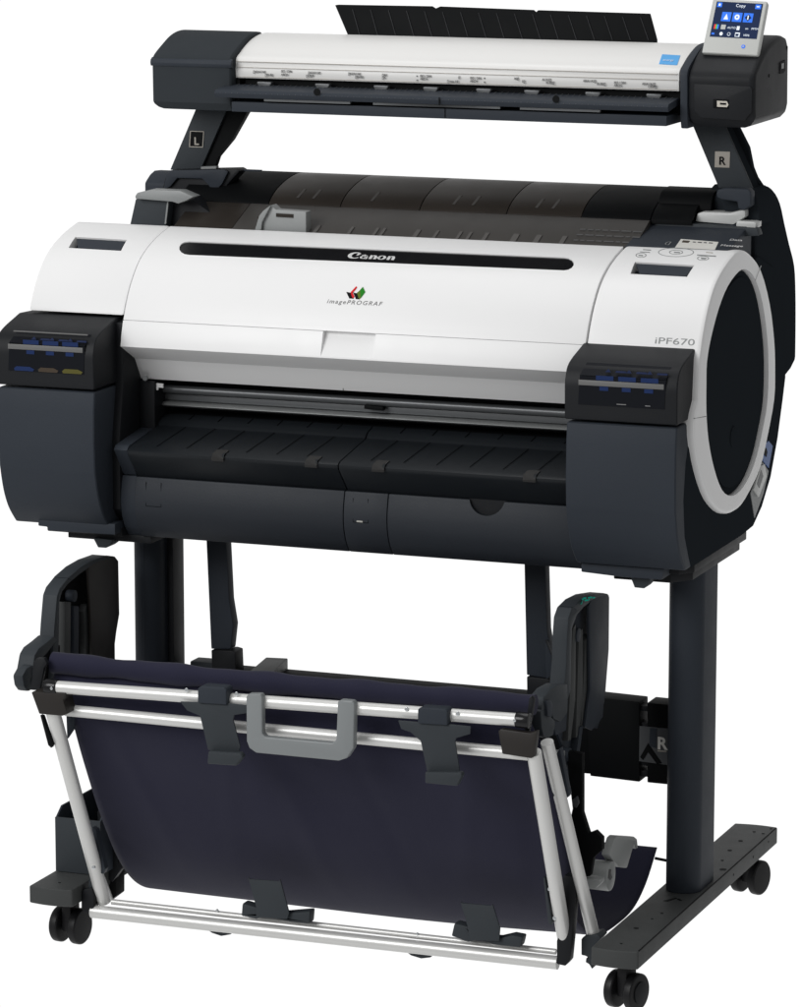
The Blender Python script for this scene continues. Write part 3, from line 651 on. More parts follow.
for top, base, lab in (([(248, 877.5), (250, 879), (279, 881), (280, 879), (289, 912.5), (287, 919), (256, 917), (256, 907)], [(242, 903), (256, 907), (262, 914), (286, 913), (310, 911), (309, 924), (290, 922), (264, 916), (256, 919), (241, 916)], 'left clip on the bottom rail'),
                       ([(460, 901), (462, 903), (491, 905.5), (492.5, 904), (500, 928), (499, 941), (470, 940), (467, 925)], [(454, 923), (467, 926), (475, 937), (499, 938), (512, 935), (522.5, 937), (520, 947.5), (496, 945), (478, 940), (468, 942), (451, 936)], 'right clip on the bottom rail')):
    c_ = obj('paper_clip', exY(top, -.104, .003), 'darkgrey', B, lab, bevel=.001)
    obj('clip_base', exY(base, -.098, .02), 'darkgrey', c_, bevel=.003)
# grey pull handle on the tube
bm = exY([(246, 697), (248, 694), (260, 694), (262, 697), (262, 733.5), (265, 737), (332, 743), (336, 740), (337.5, 702), (340, 700), (352, 701), (354.5, 704), (353.5, 748), (347, 758), (338.5, 760.8), (256, 752.8), (249, 748), (246.5, 741)], -.234, .013)
obj('pull_handle', bm, 'handle', B, 'grey plastic pull handle hooked on the upper tube', bevel=.003, seg=3)

# side arms: solid flat plate behind, curved channel in front
def arm_side(sil_front, plate, Xn, w, lab, holes, extra, wp=.012):
    ch = obj('side_arm', exXp(sil_front, Xn, -w), 'darkgrey', B, lab, bevel=.0025, seg=2, bang=25)
    return ch
# left
Xl = -.385
L_rim = [(57, 596), (60, 588), (68, 578), (80, 568), (92, 561.5), (101, 558.5), (101, 560), (93, 565), (80, 574), (68, 584), (62, 592), (59.5, 602), (59, 640), (57.5, 665), (55, 690), (50, 690), (53, 650), (54.5, 625)]
rimL = obj('side_arm', exXp(L_rim, Xl, -.0215), 'darkgrey', B, 'left side arm rim, curved dark channel', bevel=.0018, bang=25)
wedge = [(59, 601), (63, 591), (72, 582), (90, 571), (96, 566), (113, 600), (112, 664), (57, 664)]
obj('side_arm_web', exXp([(58.5, 604), (61, 591), (69, 579), (92, 566), (98, 563), (114, 561), (115, 664), (57, 664)], Xl - .018, -.003), 'deep', B, 'inner web of the left side arm')
obj('side_arm_plate', exXp([(88.5, 571), (89, 566), (97, 559), (108, 555.5), (115, 556.5), (118.5, 561), (119.5, 614), (116.5, 632), (112.5, 664), (92, 664), (91, 620)], Xl + .0005, -.004), 'brownplate', B, 'flat black plate at the back of the left side arm', bevel=.001)
obj('side_arm_cap', exXp([(68, 578), (80, 567.5), (92, 560.5), (106, 555.5), (114, 556.2), (110, 558.5), (98, 562), (84, 570), (72, 580)], Xl + .0008, -.022), 'darkgrey', B, 'curved top edge of the left side arm', bevel=.001)
for pix, m_ in (([(65, 602), (71, 602), (70.5, 662), (64.5, 662)], 'foot'), ([(84, 612), (87, 604), (90, 603), (93, 664), (86.5, 664), (85, 628)], 'foot'), ([(74, 606), (79, 606), (79, 662), (74, 662)], 'dark')):
    obj('side_arm_rib', exXp(pix, Xl - .006, -.010), m_, B, bevel=.001)
q = pX(75, 596, Xl - .004); obj('side_arm_boss', cyl(q, q - V((.012, 0, 0)), .0085, 18), 'dark', B, bevel=.001)
obj('hinge_shell', exXp([(32, 672), (35, 655), (39, 648), (47, 642), (54, 636), (58, 640), (50, 650), (46, 655), (37, 663), (34, 690)], Xl + .004, -.024), 'darkgrey', B, 'dark hinge shell of the left side arm', bevel=.003)
obj('hinge_knob', exXp([(27, 668), (34, 664), (34.5, 671), (31, 680), (31, 691), (27.5, 691), (24, 686), (22.5, 676)], Xl + .003, -.015), 'darkgrey', B, 'rounded dark hinge knob at the left', bevel=.003)
obj('hinge_core', exXp([(38, 660), (48, 650), (60, 645), (60, 690), (34, 690)], Xl - .004, -.01), 'deep', B)
# right
Xr = .335
R_rim = [(567, 640), (568.5, 618), (572, 608), (580, 600), (590, 595), (599, 594), (599, 597), (592, 601), (584, 607), (577, 615), (572.5, 628), (572, 640), (571, 690), (568, 700), (564, 690), (566.5, 660)]
obj('side_arm', exXp([(567, 640), (568.5, 618), (573, 608), (583, 600), (597, 594), (609, 595), (609, 649), (605, 700), (598, 728), (583, 728), (578, 765), (573, 785), (562, 745), (553, 720), (563, 690), (566.5, 660)], Xr - .012, -.004), 'dark', B, 'inner web of the right side arm', bevel=.001)
obj('side_arm', exXp(R_rim, Xr, -.0210), 'darkgrey', B, 'right side arm rim, curved dark channel', bevel=.0018, bang=25)
obj('side_arm_plate', exXp([(589, 606), (591, 600), (600, 594.5), (608, 594), (609.5, 597), (609, 648), (606, 672), (603, 717), (598, 724), (592, 730), (585, 727), (590, 690)], Xr + .0005, -.004), 'dark', B, 'flat dark plate at the back of the right side arm', bevel=.001)
obj('side_arm_cap', exXp([(573, 607), (583, 599.5), (594, 594.5), (604, 593), (608.5, 594), (598, 597), (588, 602), (578, 610)], Xr + .0008, -.021), 'darkgrey', B, 'curved top edge of the right side arm', bevel=.001)
for pts in ([(572.5, 640), (573.5, 628), (576, 624), (575.5, 700), (571, 740), (568, 741)], [(579, 640), (581, 630), (583, 628), (583, 700), (579, 735), (576, 738)], [(586, 640), (588, 634), (588, 700), (583, 726), (581.5, 724)]):
    obj('side_arm_rib', exXp(pts, Xr - .004, -.009), 'foot', B, bevel=.001)
for cx, cy_, r in ((579, 635, .0095), (570, 755, .010)):
    q = pX(cx, cy_, Xr - .002); obj('side_arm_boss', cyl(q, q - V((.012, 0, 0)), r, 18), 'dark', B, bevel=.001)
q = pX(564, 754, Xr); obj('pivot_pin', cyl(q, q - V((.015, 0, 0)), .005, 14), 'rail', B)
obj('side_arm_edge', exXp([(580, 727), (583, 726), (581, 745), (577, 768), (573.5, 782), (571.5, 778), (576, 760)], Xr - .002, -.012), 'dark', B, 'tapering lower edge of the right side arm', bevel=.0012)
obj('hinge_shell', exXp([(542, 707), (544, 697), (551, 689), (560, 684), (568, 684), (568, 712), (561, 722), (554, 719), (551, 709), (542, 711)], Xr + .004, -.020), 'darkgrey', B, 'dark hinge shell of the right side arm', bevel=.003)
obj('hinge_knob', exXp([(541, 711), (543, 708), (550, 709), (551, 716), (556, 721), (554, 735), (549, 738), (544, 736), (542, 728)], Xr + .004, -.020), 'darkgrey', B, 'rounded dark hinge knob at the right', bevel=.003)
obj('hinge_lug', exXp([(547, 701), (551, 700), (553, 704), (552, 717), (548, 716)], Xr + .008, -.006), 'dark', B, bevel=.001)
obj('hinge_core', exXp([(552, 700), (562, 694), (568, 700), (566, 730), (556, 735), (550, 712)], Xr - .006, -.01), 'dark', B)
# green printed mark on the top edge
bm = bmesh.new()
for x, y, w, h in ((580, 600, 6, 2.2), (583, 597.5, 3, 1.5), (587, 596.5, 5, 1.6), (586, 599, 3, 1.4), (590, 595.2, 4, 1.3), (579, 602, 3, 1.2), (592, 597, 2, 1)):
    prism([pX(x - 7, y, Xr - .009), pX(x - 7 + w, y - .8, Xr - .009), pX(x - 7 + w, y - .8 + h, Xr - .009), pX(x - 7, y + h, Xr - .009)], (.002, 0, 0), bm)
grn = []
bm.free()
gpl = [(573, 607), (583, 599.5), (594, 594.5)]
for k, (x, y, w_, h_) in enumerate(((577.5, 600.0, 5, 2.2), (580, 597.8, 3.4, 1.5), (584.5, 598.6, 4, 1.4), (583, 596.6, 3.2, 1.3), (588, 595.9, 4, 1.3), (579.5, 602.2, 2.6, 1.2), (587.5, 598.2, 2.2, 1), (592.5, 596.2, 2.4, 1.1))):
    pl = pX(583, 599.5, Xr - .01)
    d0 = V((0, .055, .022)).normalized(); nn_ = V((0, -d0.z, d0.y))
    def onT(px_, py_):
        dd_ = ray(px_, py_); base = pX(583, 599.5, Xr) + nn_ * .0016; t = (base - EYE).dot(nn_) / dd_.dot(nn_); return EYE + dd_ * t
    obj('green_print', prism([onT(x, y + 1.2), onT(x + w_, y + .8), onT(x + w_, y + .8 + h_), onT(x, y + 1.2 + h_)], nn_ * .0004), 'teal', B)
# dark curved support behind the right tubes
obj('support_bracket', exY([(565.7, 751), (582, 754), (582, 813), (588.5, 833.6), (595, 831), (602, 838), (602, 850), (593, 858), (590, 876), (566, 880), (563, 850), (572.5, 808.5)], -.02, .012), 'deep', B, 'black support bracket behind the right tubes', bevel=.001)
obj('bracket_bolt', exY([(572, 800), (577, 796), (579, 803), (576, 808), (572, 806)], -.024, .006), 'railgrey', B, bevel=.001)
obj('support_bracket', exY([(97, 812), (103, 800), (108, 803), (122, 840), (118, 862), (122, 868), (112, 882), (104, 876)], -.005, .012), 'black', B, 'black support bracket behind the left tube', bevel=.001)
# grey latch lever
lv = obj('latch_lever', exXp([(601, 854), (606.5, 837), (609, 834.5), (626, 835.5), (629, 838), (630, 847), (627.5, 848), (626, 843), (619, 867), (610, 866)], .360, .012), 'latch', B, 'grey latch lever beside the right tube', bevel=.002)
q = pX(611.5, 876, .372); obj('latch_drum', cyl(q, q - V((.042, 0, 0)), .0205, 32), 'latch', lv, bevel=.003)
q = pX(609, 873, .3725); obj('latch_slot', exXp([(608, 878), (609, 869), (611, 869), (610.5, 873), (612, 877), (610, 880)], .3722, .0006), 'grey', lv)
obj('latch_tongue', exY([(585, 878), (600, 880), (600, 884), (596, 888), (587, 888.5)], -.02, .02), 'latch', lv, bevel=.002)

# ================================================================== STORAGE BOX
K = thing('storage_box', 'open dark plastic box resting on the left foot of the stand', 'box', (-.38, .0, .096))
x0, x1, y0, y1, z0, z1 = -.415, -.345, -.045, .110, .0957, .186
bm = bmesh.new()
exX([(y0, z0), (y0 + .003, z0), (y0 + .003, z1 - .012), (y0, z1 - .012)], x0, x1, bm)
box_o = obj('box_front', bm, 'darkgrey', K, bevel=.001)
obj('box_side', exX([(y0 + .0032, z0), (y0 + .0032, z1 - .012), (y0 + .02, z1), (y1, z1), (y1, z0)], x0, x0 + .003), 'dark', K, bevel=.0008)
obj('box_side', exX([(y0 + .0032, z0), (y0 + .0032, z1 - .012), (y0 + .02, z1), (y1, z1), (y1, z0)], x1 - .003, x1), 'dark', K, bevel=.0008)
obj('box_back', box((x0 + .0032, y1 - .003, z0), (x1 - .0032, y1, z1)), 'deep', K)
obj('box_floor', box((x0 + .0032, y0 + .0032, z0), (x1 - .0032, y1 - .0032, z0 + .003)), 'deep', K)

# ================================================================== SCANNER
C = thing('large_format_scanner', 'long white scanner bar with black ends and touch screen, raised on two arms', 'scanner', (0, .4, 1.04))
scl = spline([(.300, 1.2080), (.304, 1.2130), (.315, 1.2180), (.335, 1.2270), (.358, 1.2345), (.382, 1.2390), (.405, 1.2405), (.42, 1.2400)], 4)
prof = [(.300, 1.1835), (.2985, 1.196), (.3000, 1.200)] + scl + [(.42, 1.19), (.32, 1.1835)]
sx0, sx1 = pY(231, 100, .284).x + .0006, .3775
sc1 = obj('scanner_cover', exX(prof, sx0, sx1), 'scanwhite', C, 'long white scanner cover', bevel=.0012, bang=30)
obj('cover_line', box((sx0 + .002, .2972, 1.2065), (sx1 - .002, .2992, 1.2071)), 'beige', sc1)
obj('cover_line', box((sx0 + .002, .2978, 1.1985), (sx1 - .002, .2999, 1.1990)), 'beige', sc1)
obj('cover_line', box((sx0 + .002, .2990, 1.1850), (sx1 - .002, .3002, 1.1856)), 'beige', sc1)
# size marks on the front strip
for str_, x, y in (('[]A2/A1/A0', 253, 77.2), ('[]B1/B2', 265, 81.8), ('ISO / DIN', 281, 76.8), ('ARCH', 281, 81.6), ('[]A3/A1/A0', 308, 78.2), ('[]C/E/F', 306, 82.8), ('[]A2/A1/A0', 348, 79.2), ('[]B1/B2', 355, 83.8), ('[]A0', 382, 80.6), ('[]A', 382, 84.6),
                ('ISO / DIN', 420, 81.6), ('ARCH', 420, 85.8), ('(i)', 458, 84.2), ('ISO / DIN', 470, 83.6), ('ARCH', 470, 88.0), ('[] max A0', 447, 88.2), ('A0[]', 514, 84.2), ('E[]', 522, 88.4), ('A1/A2[]', 542, 85.2), ('B1/B2[]', 546, 89.6),
                ('A0/A1/A2[]', 583, 86.4), ('B1/B2[]', 597, 90.8), ('ISO / DIN', 614, 88.2), ('ARCH', 614, 92.4), ('A0/A1/A2[]', 642, 89.4), ('C/D/F[]', 648, 93.6)):
    q = pY(x, y - (5.6 if str_ in ('[]B1/B2', 'ARCH', '[]C/E/F', '[]A', 'B1/B2[]', 'C/D/F[]', 'E[]', '(i)', '[] max A0') else 4.2), .2972)
    text(str_, (q.x, .2972, q.z), (1, 0, 0), (0, 0, 1), .0048, 'grey', sc1, 'paper_size_mark', ext=.0004, xs=.85, bold=.012)
bm = bmesh.new()
for x, y in ((416.5, 76.8), (416.5, 81), (484, 79), (484, 83)):
    q = pY(x, y, .2984); box((q.x, .2972, q.z), (q.x + .0016, .2990, q.z + .0016), bm)
obj('alignment_dots', bm, 'ink', sc1)
# energy label on top curve
def zcov(Y):
    for a, b in zip(scl, scl[1:]):
        if a[0] <= Y <= b[0]: return a[1] + (b[1] - a[1]) * (Y - a[0]) / (b[0] - a[0] + 1e-9)
    return scl[-1][1]
def onC(x, y, lift=.0008):
    for k in range(2400):
        Y = .3002 + k * .00005
        p = pY(x, y, Y)
        if p.z <= zcov(Y) + lift: return V((p.x, Y, zcov(Y) + lift))
    return p
lab = obj('energy_label', bmesh.new(), 'cyan', sc1, 'small sky blue label')
bm = bmesh.new(); N_ = 6
for k in range(N_):
    t0_, t1_ = k / N_, (k + 1) / N_
    q = [onC(662.2 - 3.2 * t0_, 54.5 + 9.5 * t0_), onC(680.3 - 3.2 * t0_, 55.6 + 9.5 * t0_), onC(680.3 - 3.2 * t1_, 55.6 + 9.5 * t1_), onC(662.2 - 3.2 * t1_, 54.5 + 9.5 * t1_)]
    prism(q, (0, .0003, -.0006), bm)
bmesh.ops.recalc_face_normals(bm, faces=bm.faces); bm.to_mesh(lab.data); bm.free(); lab.data.materials.clear(); lab.data.materials.append(M['cyan'])
a0 = onC(662.5, 61.0, .0014); text('energy', a0, (1, 0, 0), (0, .85, .5), .0062, 'labelwhite', lab, 'label_print', width=.0155)
# slot and feed tray under the cover
obj('feed_slot', box((-.27, .312, 1.15), (sx1 + .005, .41, 1.1832)), 'deep', C, 'dark feed slot under the white cover')
bm = bmesh.new(); 
tabs = obj('feed_roller_tab', exY([(257, 82), (271, 82.5), (271, 84.5), (267, 90), (261, 90), (257, 84)], .294, .01), 'railgrey', C, bevel=.001)
xs0 = pY(264, 84, .303).x
for px_ in (322, 380.5, 430, 483, 531, 592, 653):
    c_ = tabs.copy(); COL.objects.link(c_); c_.location = V(tabs.location) + V((pY(px_, 84 + (px_ - 264) * .028, .303).x - xs0, 0, 0))
ft = obj('feed_tray', exX([(.250, 1.1655), (.254, 1.1700), (.300, 1.1745), (.31, 1.172), (.31, 1.166), (.253, 1.1590)], pY(214, 92, .25).x, pY(668, 105, .25).x), 'dark', C, 'ribbed dark feed tray along the scanner', bevel=.001)
bm = bmesh.new(); xa, xb = pY(214, 92, .25).x, pY(668, 105, .25).x; n_ = 76
for i in range(1, n_):
    x = xa + (xb - xa) * i / n_
    prism([(x, .2500, 1.1658), (x + .0009, .2500, 1.1658), (x + .0009, .2990, 1.1748), (x, .2990, 1.1748)], (0, -.0002, .0006), bm)
obj('feed_tray_ribs', bm, 'railgrey', ft)
for px_ in (317, 556):
    q = pY(px_, 93 + (px_ - 317) * .03, .2495); bm = cyl((q.x, .2492, q.z + .001), (q.x, .2500, q.z + .001), .0052, 16); obj('tray_notch', bm, 'deep', ft)
obj('tray_seam', box((pY(439, 97, .25).x, .2485, 1.159), (pY(440, 97, .25).x, .2500, 1.1695)), 'deep', ft)
bm = bmesh.new()
for a, b in ((264, 350), (373, 440), (440, 500), (520, 600)): box((pY(a, 100, .256).x, .2560, 1.1555), (pY(b, 100, .256).x, .262, 1.1588), bm)
obj('tray_underside', bm, 'railgrey', C)
obj('bottom_plate', box((-.270, .262, 1.1390), (.372, .41, 1.1530)), 'dark', C, 'dark plate along the bottom of the scanner', bevel=.001)
obj('bottom_seam', box((.051, .2612, 1.1394), (.0522, .2622, 1.1528)), 'deep', C)
# left end cap
capprof_front = spline([(.284, 1.205), (.2865, 1.212), (.296, 1.2185), (.318, 1.2280), (.340, 1.2365), (.362, 1.2415), (.384, 1.2432), (.400, 1.2420)], 3)
capprof = [(.292, 1.137), (.285, 1.1475), (.284, 1.196)] + capprof_front + [(.406, 1.232), (.406, 1.150), (.395, 1.137)]
cxl0, cxl1 = pY(152, 100, .284).x, pY(231, 100, .284).x
ec = obj('end_cap', exX(capprof, cxl0, cxl1), 'capdark', C, 'dark grey left end of the scanner', bevel=.0055, seg=3, bang=60)
cut(ec, prism([(p[0], .2, p[1]) for p in [(cxl0 - .003, 1.30), (cxl0 - .003, 1.152), (cxl0 + .002, 1.1445), (cxl0 + .008, 1.1395), (cxl0 + .015, 1.1372), (cxl1 + .01, 1.1355), (cxl1 + .01, 1.30)]], (0, .4, 0)), 'INTERSECT')
obj('cap_ledge', exX([(.2825, 1.1985), (.281, 1.203), (.2820, 1.2075), (.288, 1.2110), (.290, 1.1985)], cxl0 - .001, cxl1 + .0015), 'dark', ec, bevel=.001)
obj('cap_inner', exX([(.292, 1.137), (.30, 1.160), (.302, 1.182), (.41, 1.182), (.41, 1.137)], cxl1, cxl1 + .006), 'deep', C)
# right end cap
c0, c1 = pY(687, 100, .284).x, .4880
e2prof = [(.300, 1.137), (.289, 1.149), (.286, 1.165), (.2850, 1.198)] + spline([(.2845, 1.204), (.289, 1.212), (.300, 1.2200), (.322, 1.2325), (.350, 1.2440), (.385, 1.2520), (.42, 1.2545), (.445, 1.250)], 3) + [(.456, 1.237), (.458, 1.157), (.445, 1.140)]
e2 = obj('end_cap', exX(e2prof, c0, c1), 'black', C, 'black right end of the scanner with port', bevel=.010, seg=4, bang=60)
cut(e2, prism([(p[0], .2, p[1]) for p in [(c0 - .01, 1.30), (c0 - .01, 1.150), (c0 + .010, 1.1365), (c1 - .018, 1.1365), (c1 - .008, 1.1400), (c1 - .002, 1.1470), (c1 + .002, 1.157), (c1 + .002, 1.30)]], (0, .4, 0)), 'INTERSECT')
obj('front_inset', exY([(694, 84), (750, 86.5), (752, 89), (751.5, 112), (744, 121), (701, 118), (694, 111)], .2842, .003), 'black', e2, bevel=.001)
obj('cap_rib', exX([(.290, 1.134), (.286, 1.146), (.284, 1.165), (.284, 1.185)] + [(p[0] - .0015, p[1] + .001) for p in capprof_front] + [(.42, 1.235), (.42, 1.134)], c0 - .010, c0 + .0005), 'dark', e2, bevel=.002)
q = pY(723.5, 103.5, .285)
obj('port_frame', exY([(713, 99), (729, 100), (729, 109.5), (713, 108.5)], .2836, .003), 'deep', e2, bevel=.0008)
obj('port_metal', exY([(717, 101), (727, 101.5), (728.5, 105), (727, 107.5), (717, 107)], .2830, .001), 'port', e2)
obj('port_gap', exY([(720, 103), (726, 103.3), (726, 105.2), (720, 104.9)], .2825, .0008), 'deep', e2)
pw_ = obj('power_switch', exXp([(779.5, 63), (784.5, 60), (785, 70), (783, 73.5), (779.5, 74)], .4882, .0008), 'deep', e2)
obj('switch_mark', exXp([(781.3, 64), (783.5, 63), (783.5, 68.5), (781.3, 69)], .4889, .0006), 'lever', pw_)
for x, y in ((769, 76), (787, 48)):
    q = pX(x, y, .4880); obj('side_hole', cyl(q, q + V((.0006, 0, 0)), .0025, 12), 'deep', e2)
# front chamfered frame on the right end
# arms
la = obj('arm', exY([(197, 106), (228, 107), (200, 171), (170, 170)], .365, .006), 'darkgrey', C, 'left sloping arm marked L', bevel=.0012)
obj('arm_flank', exY([(227, 107), (250, 108), (232, 140), (218, 157), (213, 172), (196, 172), (200, 169)], .3715, .012), 'deep', la)
ra = obj('arm', exY([(691, 122), (724, 124), (753, 190), (719, 189)], .365, .006), 'darkgrey', C, 'right sloping arm marked R', bevel=.0012)
bmf = exY([(702, 122), (724, 124), (753, 188), (753, 210), (742, 210), (735, 190)], .3715, .03)
obj('arm_flank', bmf, 'side', ra)
obj('arm_flank', exY([(714, 122), (736, 124), (748, 148), (752, 168), (756, 178), (764, 190), (764, 200), (740, 200)], .402, .012), 'side', ra)
# letter tiles
a_ = pY(190, 131, .3645); tl = obj('letter_tile', exY([(190, 131), (204, 131.5), (203, 147.5), (189, 147)], .3640, .0008), 'deep', la)
bm = bmesh.new()
for s in (((190, 131), (204, 131.5), (204, 132.2), (190, 131.7)), ((189, 146.5), (203, 147), (203, 147.8), (189, 147.3)), ((190, 131), (190.8, 131), (189.8, 147), (189, 147)), ((203.3, 131.5), (204, 131.5), (203, 147.5), (202.3, 147.5))): exY(s, .3636, .0005, bm)
obj('tile_border', bm, 'beige', tl)
q = pY(194, 144.8, .3634); text('L', q, (1, 0, 0), (0, 0, 1), .0155, 'beige', tl, 'tile_letter', bold=.02, ext=.0003)
tr = obj('letter_tile', exY([(715, 151.5), (730, 152), (729.5, 168), (714.5, 167.5)], .3640, .0008), 'beige', ra, bevel=.0003)
q = pY(718.6, 164.8, .3634); text('R', q, (1, 0, 0), (0, 0, 1), .0158, 'deep', tr, 'tile_letter', bold=.02, ext=.0003)
# arm feet clamps on the deck
obj('arm_clamp', exY([(150, 212), (160, 197), (165, 178), (170, 170.5), (236, 169), (240, 171), (229, 183), (217, 199), (213, 216), (160, 216)], .345, .03), 'black', C, 'left arm clamp block', bevel=.003)
obj('arm_clamp_face', exY([(163, 190), (166, 176), (170, 170.5), (224, 169.5), (228, 172), (222, 184), (214, 193), (207, 184), (202, 179), (177, 178.5), (170, 187)], .339, .006), 'dark', C, bevel=.002)
obj('clamp_lip', exY([(222, 168.6), (262, 170.2), (260, 172), (222, 171)], .36, .004), 'dark', C, bevel=.001)
obj('arm_step', exY([(201, 167), (216, 166.5), (216, 170), (201, 170)], .355, .01), 'lever', C)
cr = obj('arm_clamp', exY([(715, 189), (752, 190), (758, 200), (760, 226), (742, 226), (726, 215), (722, 205)], .345, .07), 'side', C, 'right arm clamp block', bevel=.003)
obj('clamp_handle', exY([(716, 194), (718, 189.5), (726, 188), (748, 189), (751, 193), (751, 206), (744, 211), (738, 209), (737, 202), (722, 200), (717, 198)], .325, .02), 'dark', cr, bevel=.004, seg=3)
bm = bmesh.new()
for x, y in ((754.5, 199), (762, 198)):
    q = pX(x, y, .463); cyl(q, q + V((.0008, 0, 0)), .003, 12, bm)
obj('clamp_screw', bm, 'deep', cr)
# rear document guide flap, ribbed
fl = obj('document_guide', prism([pY(343, 38, .440), pY(657, 41, .440), pY(650, 14, .452), pY(528.5, 10.2, .452), pY(526, 12.0, .452), pY(523.5, 10), pY(421.5, 7.6, .452), pY(419.5, 9.4, .452), pY(417, 7.4, .452), pY(335, 5, .452)] if False else
                            [pY(x, y, .44 + .014 * (40 - y) / 35) for x, y in ((350, 42), (657, 44), (657, 40), (650, 14), (538, 10.5), (536, 12.5), (533.5, 10.3), (440, 6.8), (435.5, 8.8), (432, 6.6), (338, 5), (335, 5.5), (348, 36))], (0, .003, 0)), 'deep', C, 'upright ribbed black document guide behind the scanner', bevel=.0006)
bm = bmesh.new()
for i in range(17):
    x = 352 + i * 18; yb_ = 38.2 + (x - 343) * .008; yt_ = 9 + (x - 335) * .028
    A_, B_ = (x + 8, yb_), (x, yt_)
    def PP(x, y): return pY(x, y, .4385 + .014 * (40 - y) / 35)
    prism([PP(*A_), PP(A_[0] + .8, A_[1]), PP(B_[0] + .8, B_[1]), PP(*B_)], (0, .001, 0), bm)
obj('guide_ribs', bm, 'black', fl)
# touch screen tablet
def quad3(u, v, off=0):
    a, b, c__, d = TP
    p = a.lerp(b, u).lerp(d.lerp(c__, u), v); n = (b - a).cross(d - a).normalized()
    return p + n * off
TP = [pY(701.5, 53, .315), pY(757.5, 56, .315), pY(767.5, 1.5, .350), pY(713, -1.5, .350)]
bm = prism([quad3(0, 0), quad3(1, 0), quad3(1, 1), quad3(0, 1)], -(TP[1] - TP[0]).cross(TP[3] - TP[0]).normalized() * .012)
tb = obj('touch_screen_panel', bm, 'tablet', C, 'tilted grey touch panel with lit colour screen', bevel=.003, seg=3)
def tq(u0, v0, u1, v1, m, name, off, par): 
    n = (TP[1] - TP[0]).cross(TP[3] - TP[0]).normalized()
    return obj(name, prism([quad3(u0, v0, off), quad3(u1, v0, off), quad3(u1, v1, off), quad3(u0, v1, off)], n * .0003), m, par)
scn = tq(.085, .30, .93, .945, 'screen', 'screen', .0001, tb)
SX = lambda u: .085 + .845 * u
SY = lambda v: .30 + .645 * v
def si(u0, v0, u1, v1, m, nm='screen_icon', off=.0006): return tq(SX(u0), SY(v0), SX(u1), SY(v1), m, nm, off, scn)
si(.03, .84, .13, .97, 'icon'); si(.85, .84, .97, .97, 'icon')
for u in (.17, .405, .64): si(u, .45, u + .2, .71, 'icon')
tn = (TP[1] - TP[0]).cross(TP[3] - TP[0]).normalized(); tr_ = (TP[1] - TP[0]).normalized(); tu = tn.cross(tr_)
def poly(us, m, nm, off=.0010):
    return obj(nm, prism([quad3(SX(u), SY(v), off) for u, v in us], tn * .0003), m, scn)
poly([(.22, .50), (.32, .50), (.27, .66)], 'iconw', 'screen_icon')
poly([(.505 + .06 * math.cos(a) * (1 if k % 2 else .78), .58 + .085 * math.sin(a) * (1 if k % 2 else .78)) for k, a in [(k, 2 * math.pi * k / 24) for k in range(24)]], 'iconw', 'gear_icon')
poly([(.505 + .02 * math.cos(2 * math.pi * k / 12), .58 + .028 * math.sin(2 * math.pi * k / 12)) for k in range(12)], 'icon', 'gear_hole', .0014)
poly([(.67, .58), (.74, .48), (.81, .58), (.74, .68)], 'screen', 'diamond_icon'); poly([(.728, .52), (.752, .52), (.752, .64), (.728, .64)], 'iconw', 'diamond_bar', .0014)
poly([(.06, .875), (.10, .875), (.10, .92), (.08, .945), (.06, .92)], 'iconw', 'home_icon')
poly([(.88, .89), (.94, .89), (.94, .92), (.88, .92)], 'iconw', 'menu_icon')
si(.05, .22, .09, .35, 'iconr'); si(.09, .22, .12, .35, 'icong'); si(.12, .22, .15, .35, 'icon')
si(.20, .22, .30, .35, 'tablet'); si(.54, .22, .60, .33, 'iconw'); si(.03, .06, .09, .11, 'icon')
poly([(.235 + .035 * math.cos(2 * math.pi * k / 14), .09 + .05 * math.sin(2 * math.pi * k / 14)) for k in range(14)], 'iconw', 'round_icon')
poly([(.40 + .035 * math.cos(2 * math.pi * k / 14), .09 + .05 * math.sin(2 * math.pi * k / 14)) for k in range(14)], 'iconw', 'round_icon')
poly([(.40 + .025 * math.cos(2 * math.pi * k / 14), .09 + .035 * math.sin(2 * math.pi * k / 14)) for k in range(14)], 'screen', 'round_icon_hole', .0014)
si(.53, .03, .63, .15, 'iconw'); poly([(.545, .045), (.60, .045), (.615, .11), (.545, .11)], 'screen', 'box_icon_hole', .0014)
for s, u, v, sz in (('Copy', .43, .87, .0062), ('AUTO', .34, .25, .0042), ('on', .72, .25, .0042), ('PPTM', .85, .25, .0042), ('100%', .70, .06, .0042)):
    text(s, quad3(SX(u), SY(v), .0005), tr_, tu, sz, 'iconw', scn, 'screen_text')
poly_c = quad3(.72, .15, .0)
obj('home_button', cyl(poly_c, poly_c + tn * .0008, .0026, 16), 'icon', tb)
obj('home_button_centre', cyl(poly_c + tn * .0008, poly_c + tn * .0011, .0012, 12), 'tablet', tb)

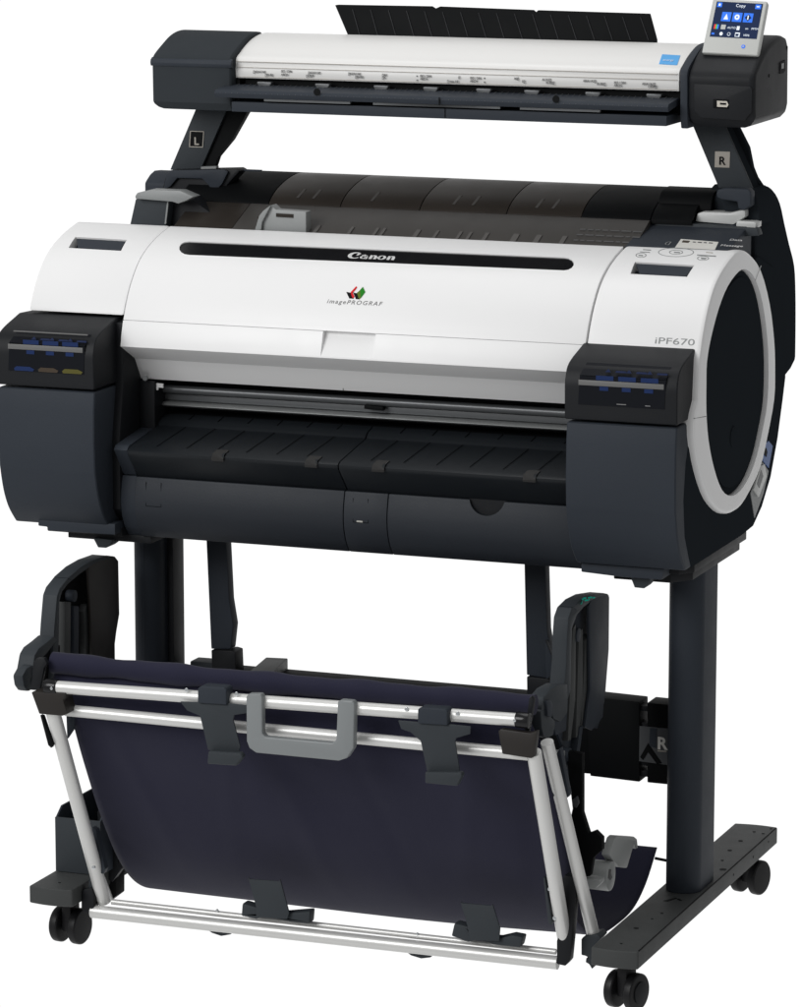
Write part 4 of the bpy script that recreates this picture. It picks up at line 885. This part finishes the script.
# ================================================================== LIGHT
w = bpy.data.worlds.new('World'); scene.world = w; w.use_nodes = True
nt = w.node_tree; bg = nt.nodes['Background']
tc = nt.nodes.new('ShaderNodeTexCoord'); sep = nt.nodes.new('ShaderNodeSeparateXYZ'); nt.links.new(tc.outputs['Generated'], sep.inputs[0])
def mr(src, a, b, c_, d):
    r = nt.nodes.new('ShaderNodeMapRange'); r.interpolation_type = 'SMOOTHSTEP'
    for k, v in zip(('From Min', 'From Max', 'To Min', 'To Max'), (a, b, c_, d)): r.inputs[k].default_value = v
    nt.links.new(src, r.inputs['Value']); return r.outputs['Result']
my = mr(sep.outputs['Y'], .25, .60, 0, 1); mx = mr(sep.outputs['X'], .12, .34, 1, 0)
mu = nt.nodes.new('ShaderNodeMath'); mu.operation = 'MULTIPLY'; nt.links.new(my, mu.inputs[0]); nt.links.new(mx, mu.inputs[1])
mz = mr(sep.outputs['Z'], .04, .25, 1, .12)
mu2 = nt.nodes.new('ShaderNodeMath'); mu2.operation = 'MULTIPLY'
amb = mr(sep.outputs['X'], -.6, .5, .42, .30)
mix = nt.nodes.new('ShaderNodeMapRange'); nt.links.new(mu.outputs[0], mu2.inputs[0]); nt.links.new(mz, mu2.inputs[1]); nt.links.new(mu2.outputs[0], mix.inputs['Value']); mf = mr(sep.outputs['Z'], -.55, -.2, .72, 0)
mxm = nt.nodes.new('ShaderNodeMath'); mxm.operation = 'MAXIMUM'; nt.links.new(amb, mxm.inputs[0]); nt.links.new(mf, mxm.inputs[1]); nt.links.new(mxm.outputs[0], mix.inputs['To Min']); mix.inputs['To Max'].default_value = 1.03
nt.links.new(mix.outputs['Result'], bg.inputs['Color']); bg.inputs['Strength'].default_value = 1
def area(name, loc, target, size, power, col=(1, 1, 1)):
    l = bpy.data.lights.new(name, 'AREA'); l.shape = 'RECTANGLE'; l.size, l.size_y = size; l.energy = power; l.color = col
    o = bpy.data.objects.new(name, l); COL.objects.link(o); o.location = loc
    o.rotation_euler = (V(target) - V(loc)).to_track_quat('-Z', 'Y').to_euler()
area('key_softbox', (-1.6, -3.4, 2.6), (0, 0, .7), (2.2, 2.0), 101, (1, 1, 1))
area('top_softbox', (0.1, .2, 3.4), (0, .15, .8), (2.4, 1.6), 24, (1, 1, 1))

scene.view_settings.view_transform = 'Standard'; scene.view_settings.look = 'None'; scene.view_settings.gamma = 1
scene.render.engine = 'CYCLES'
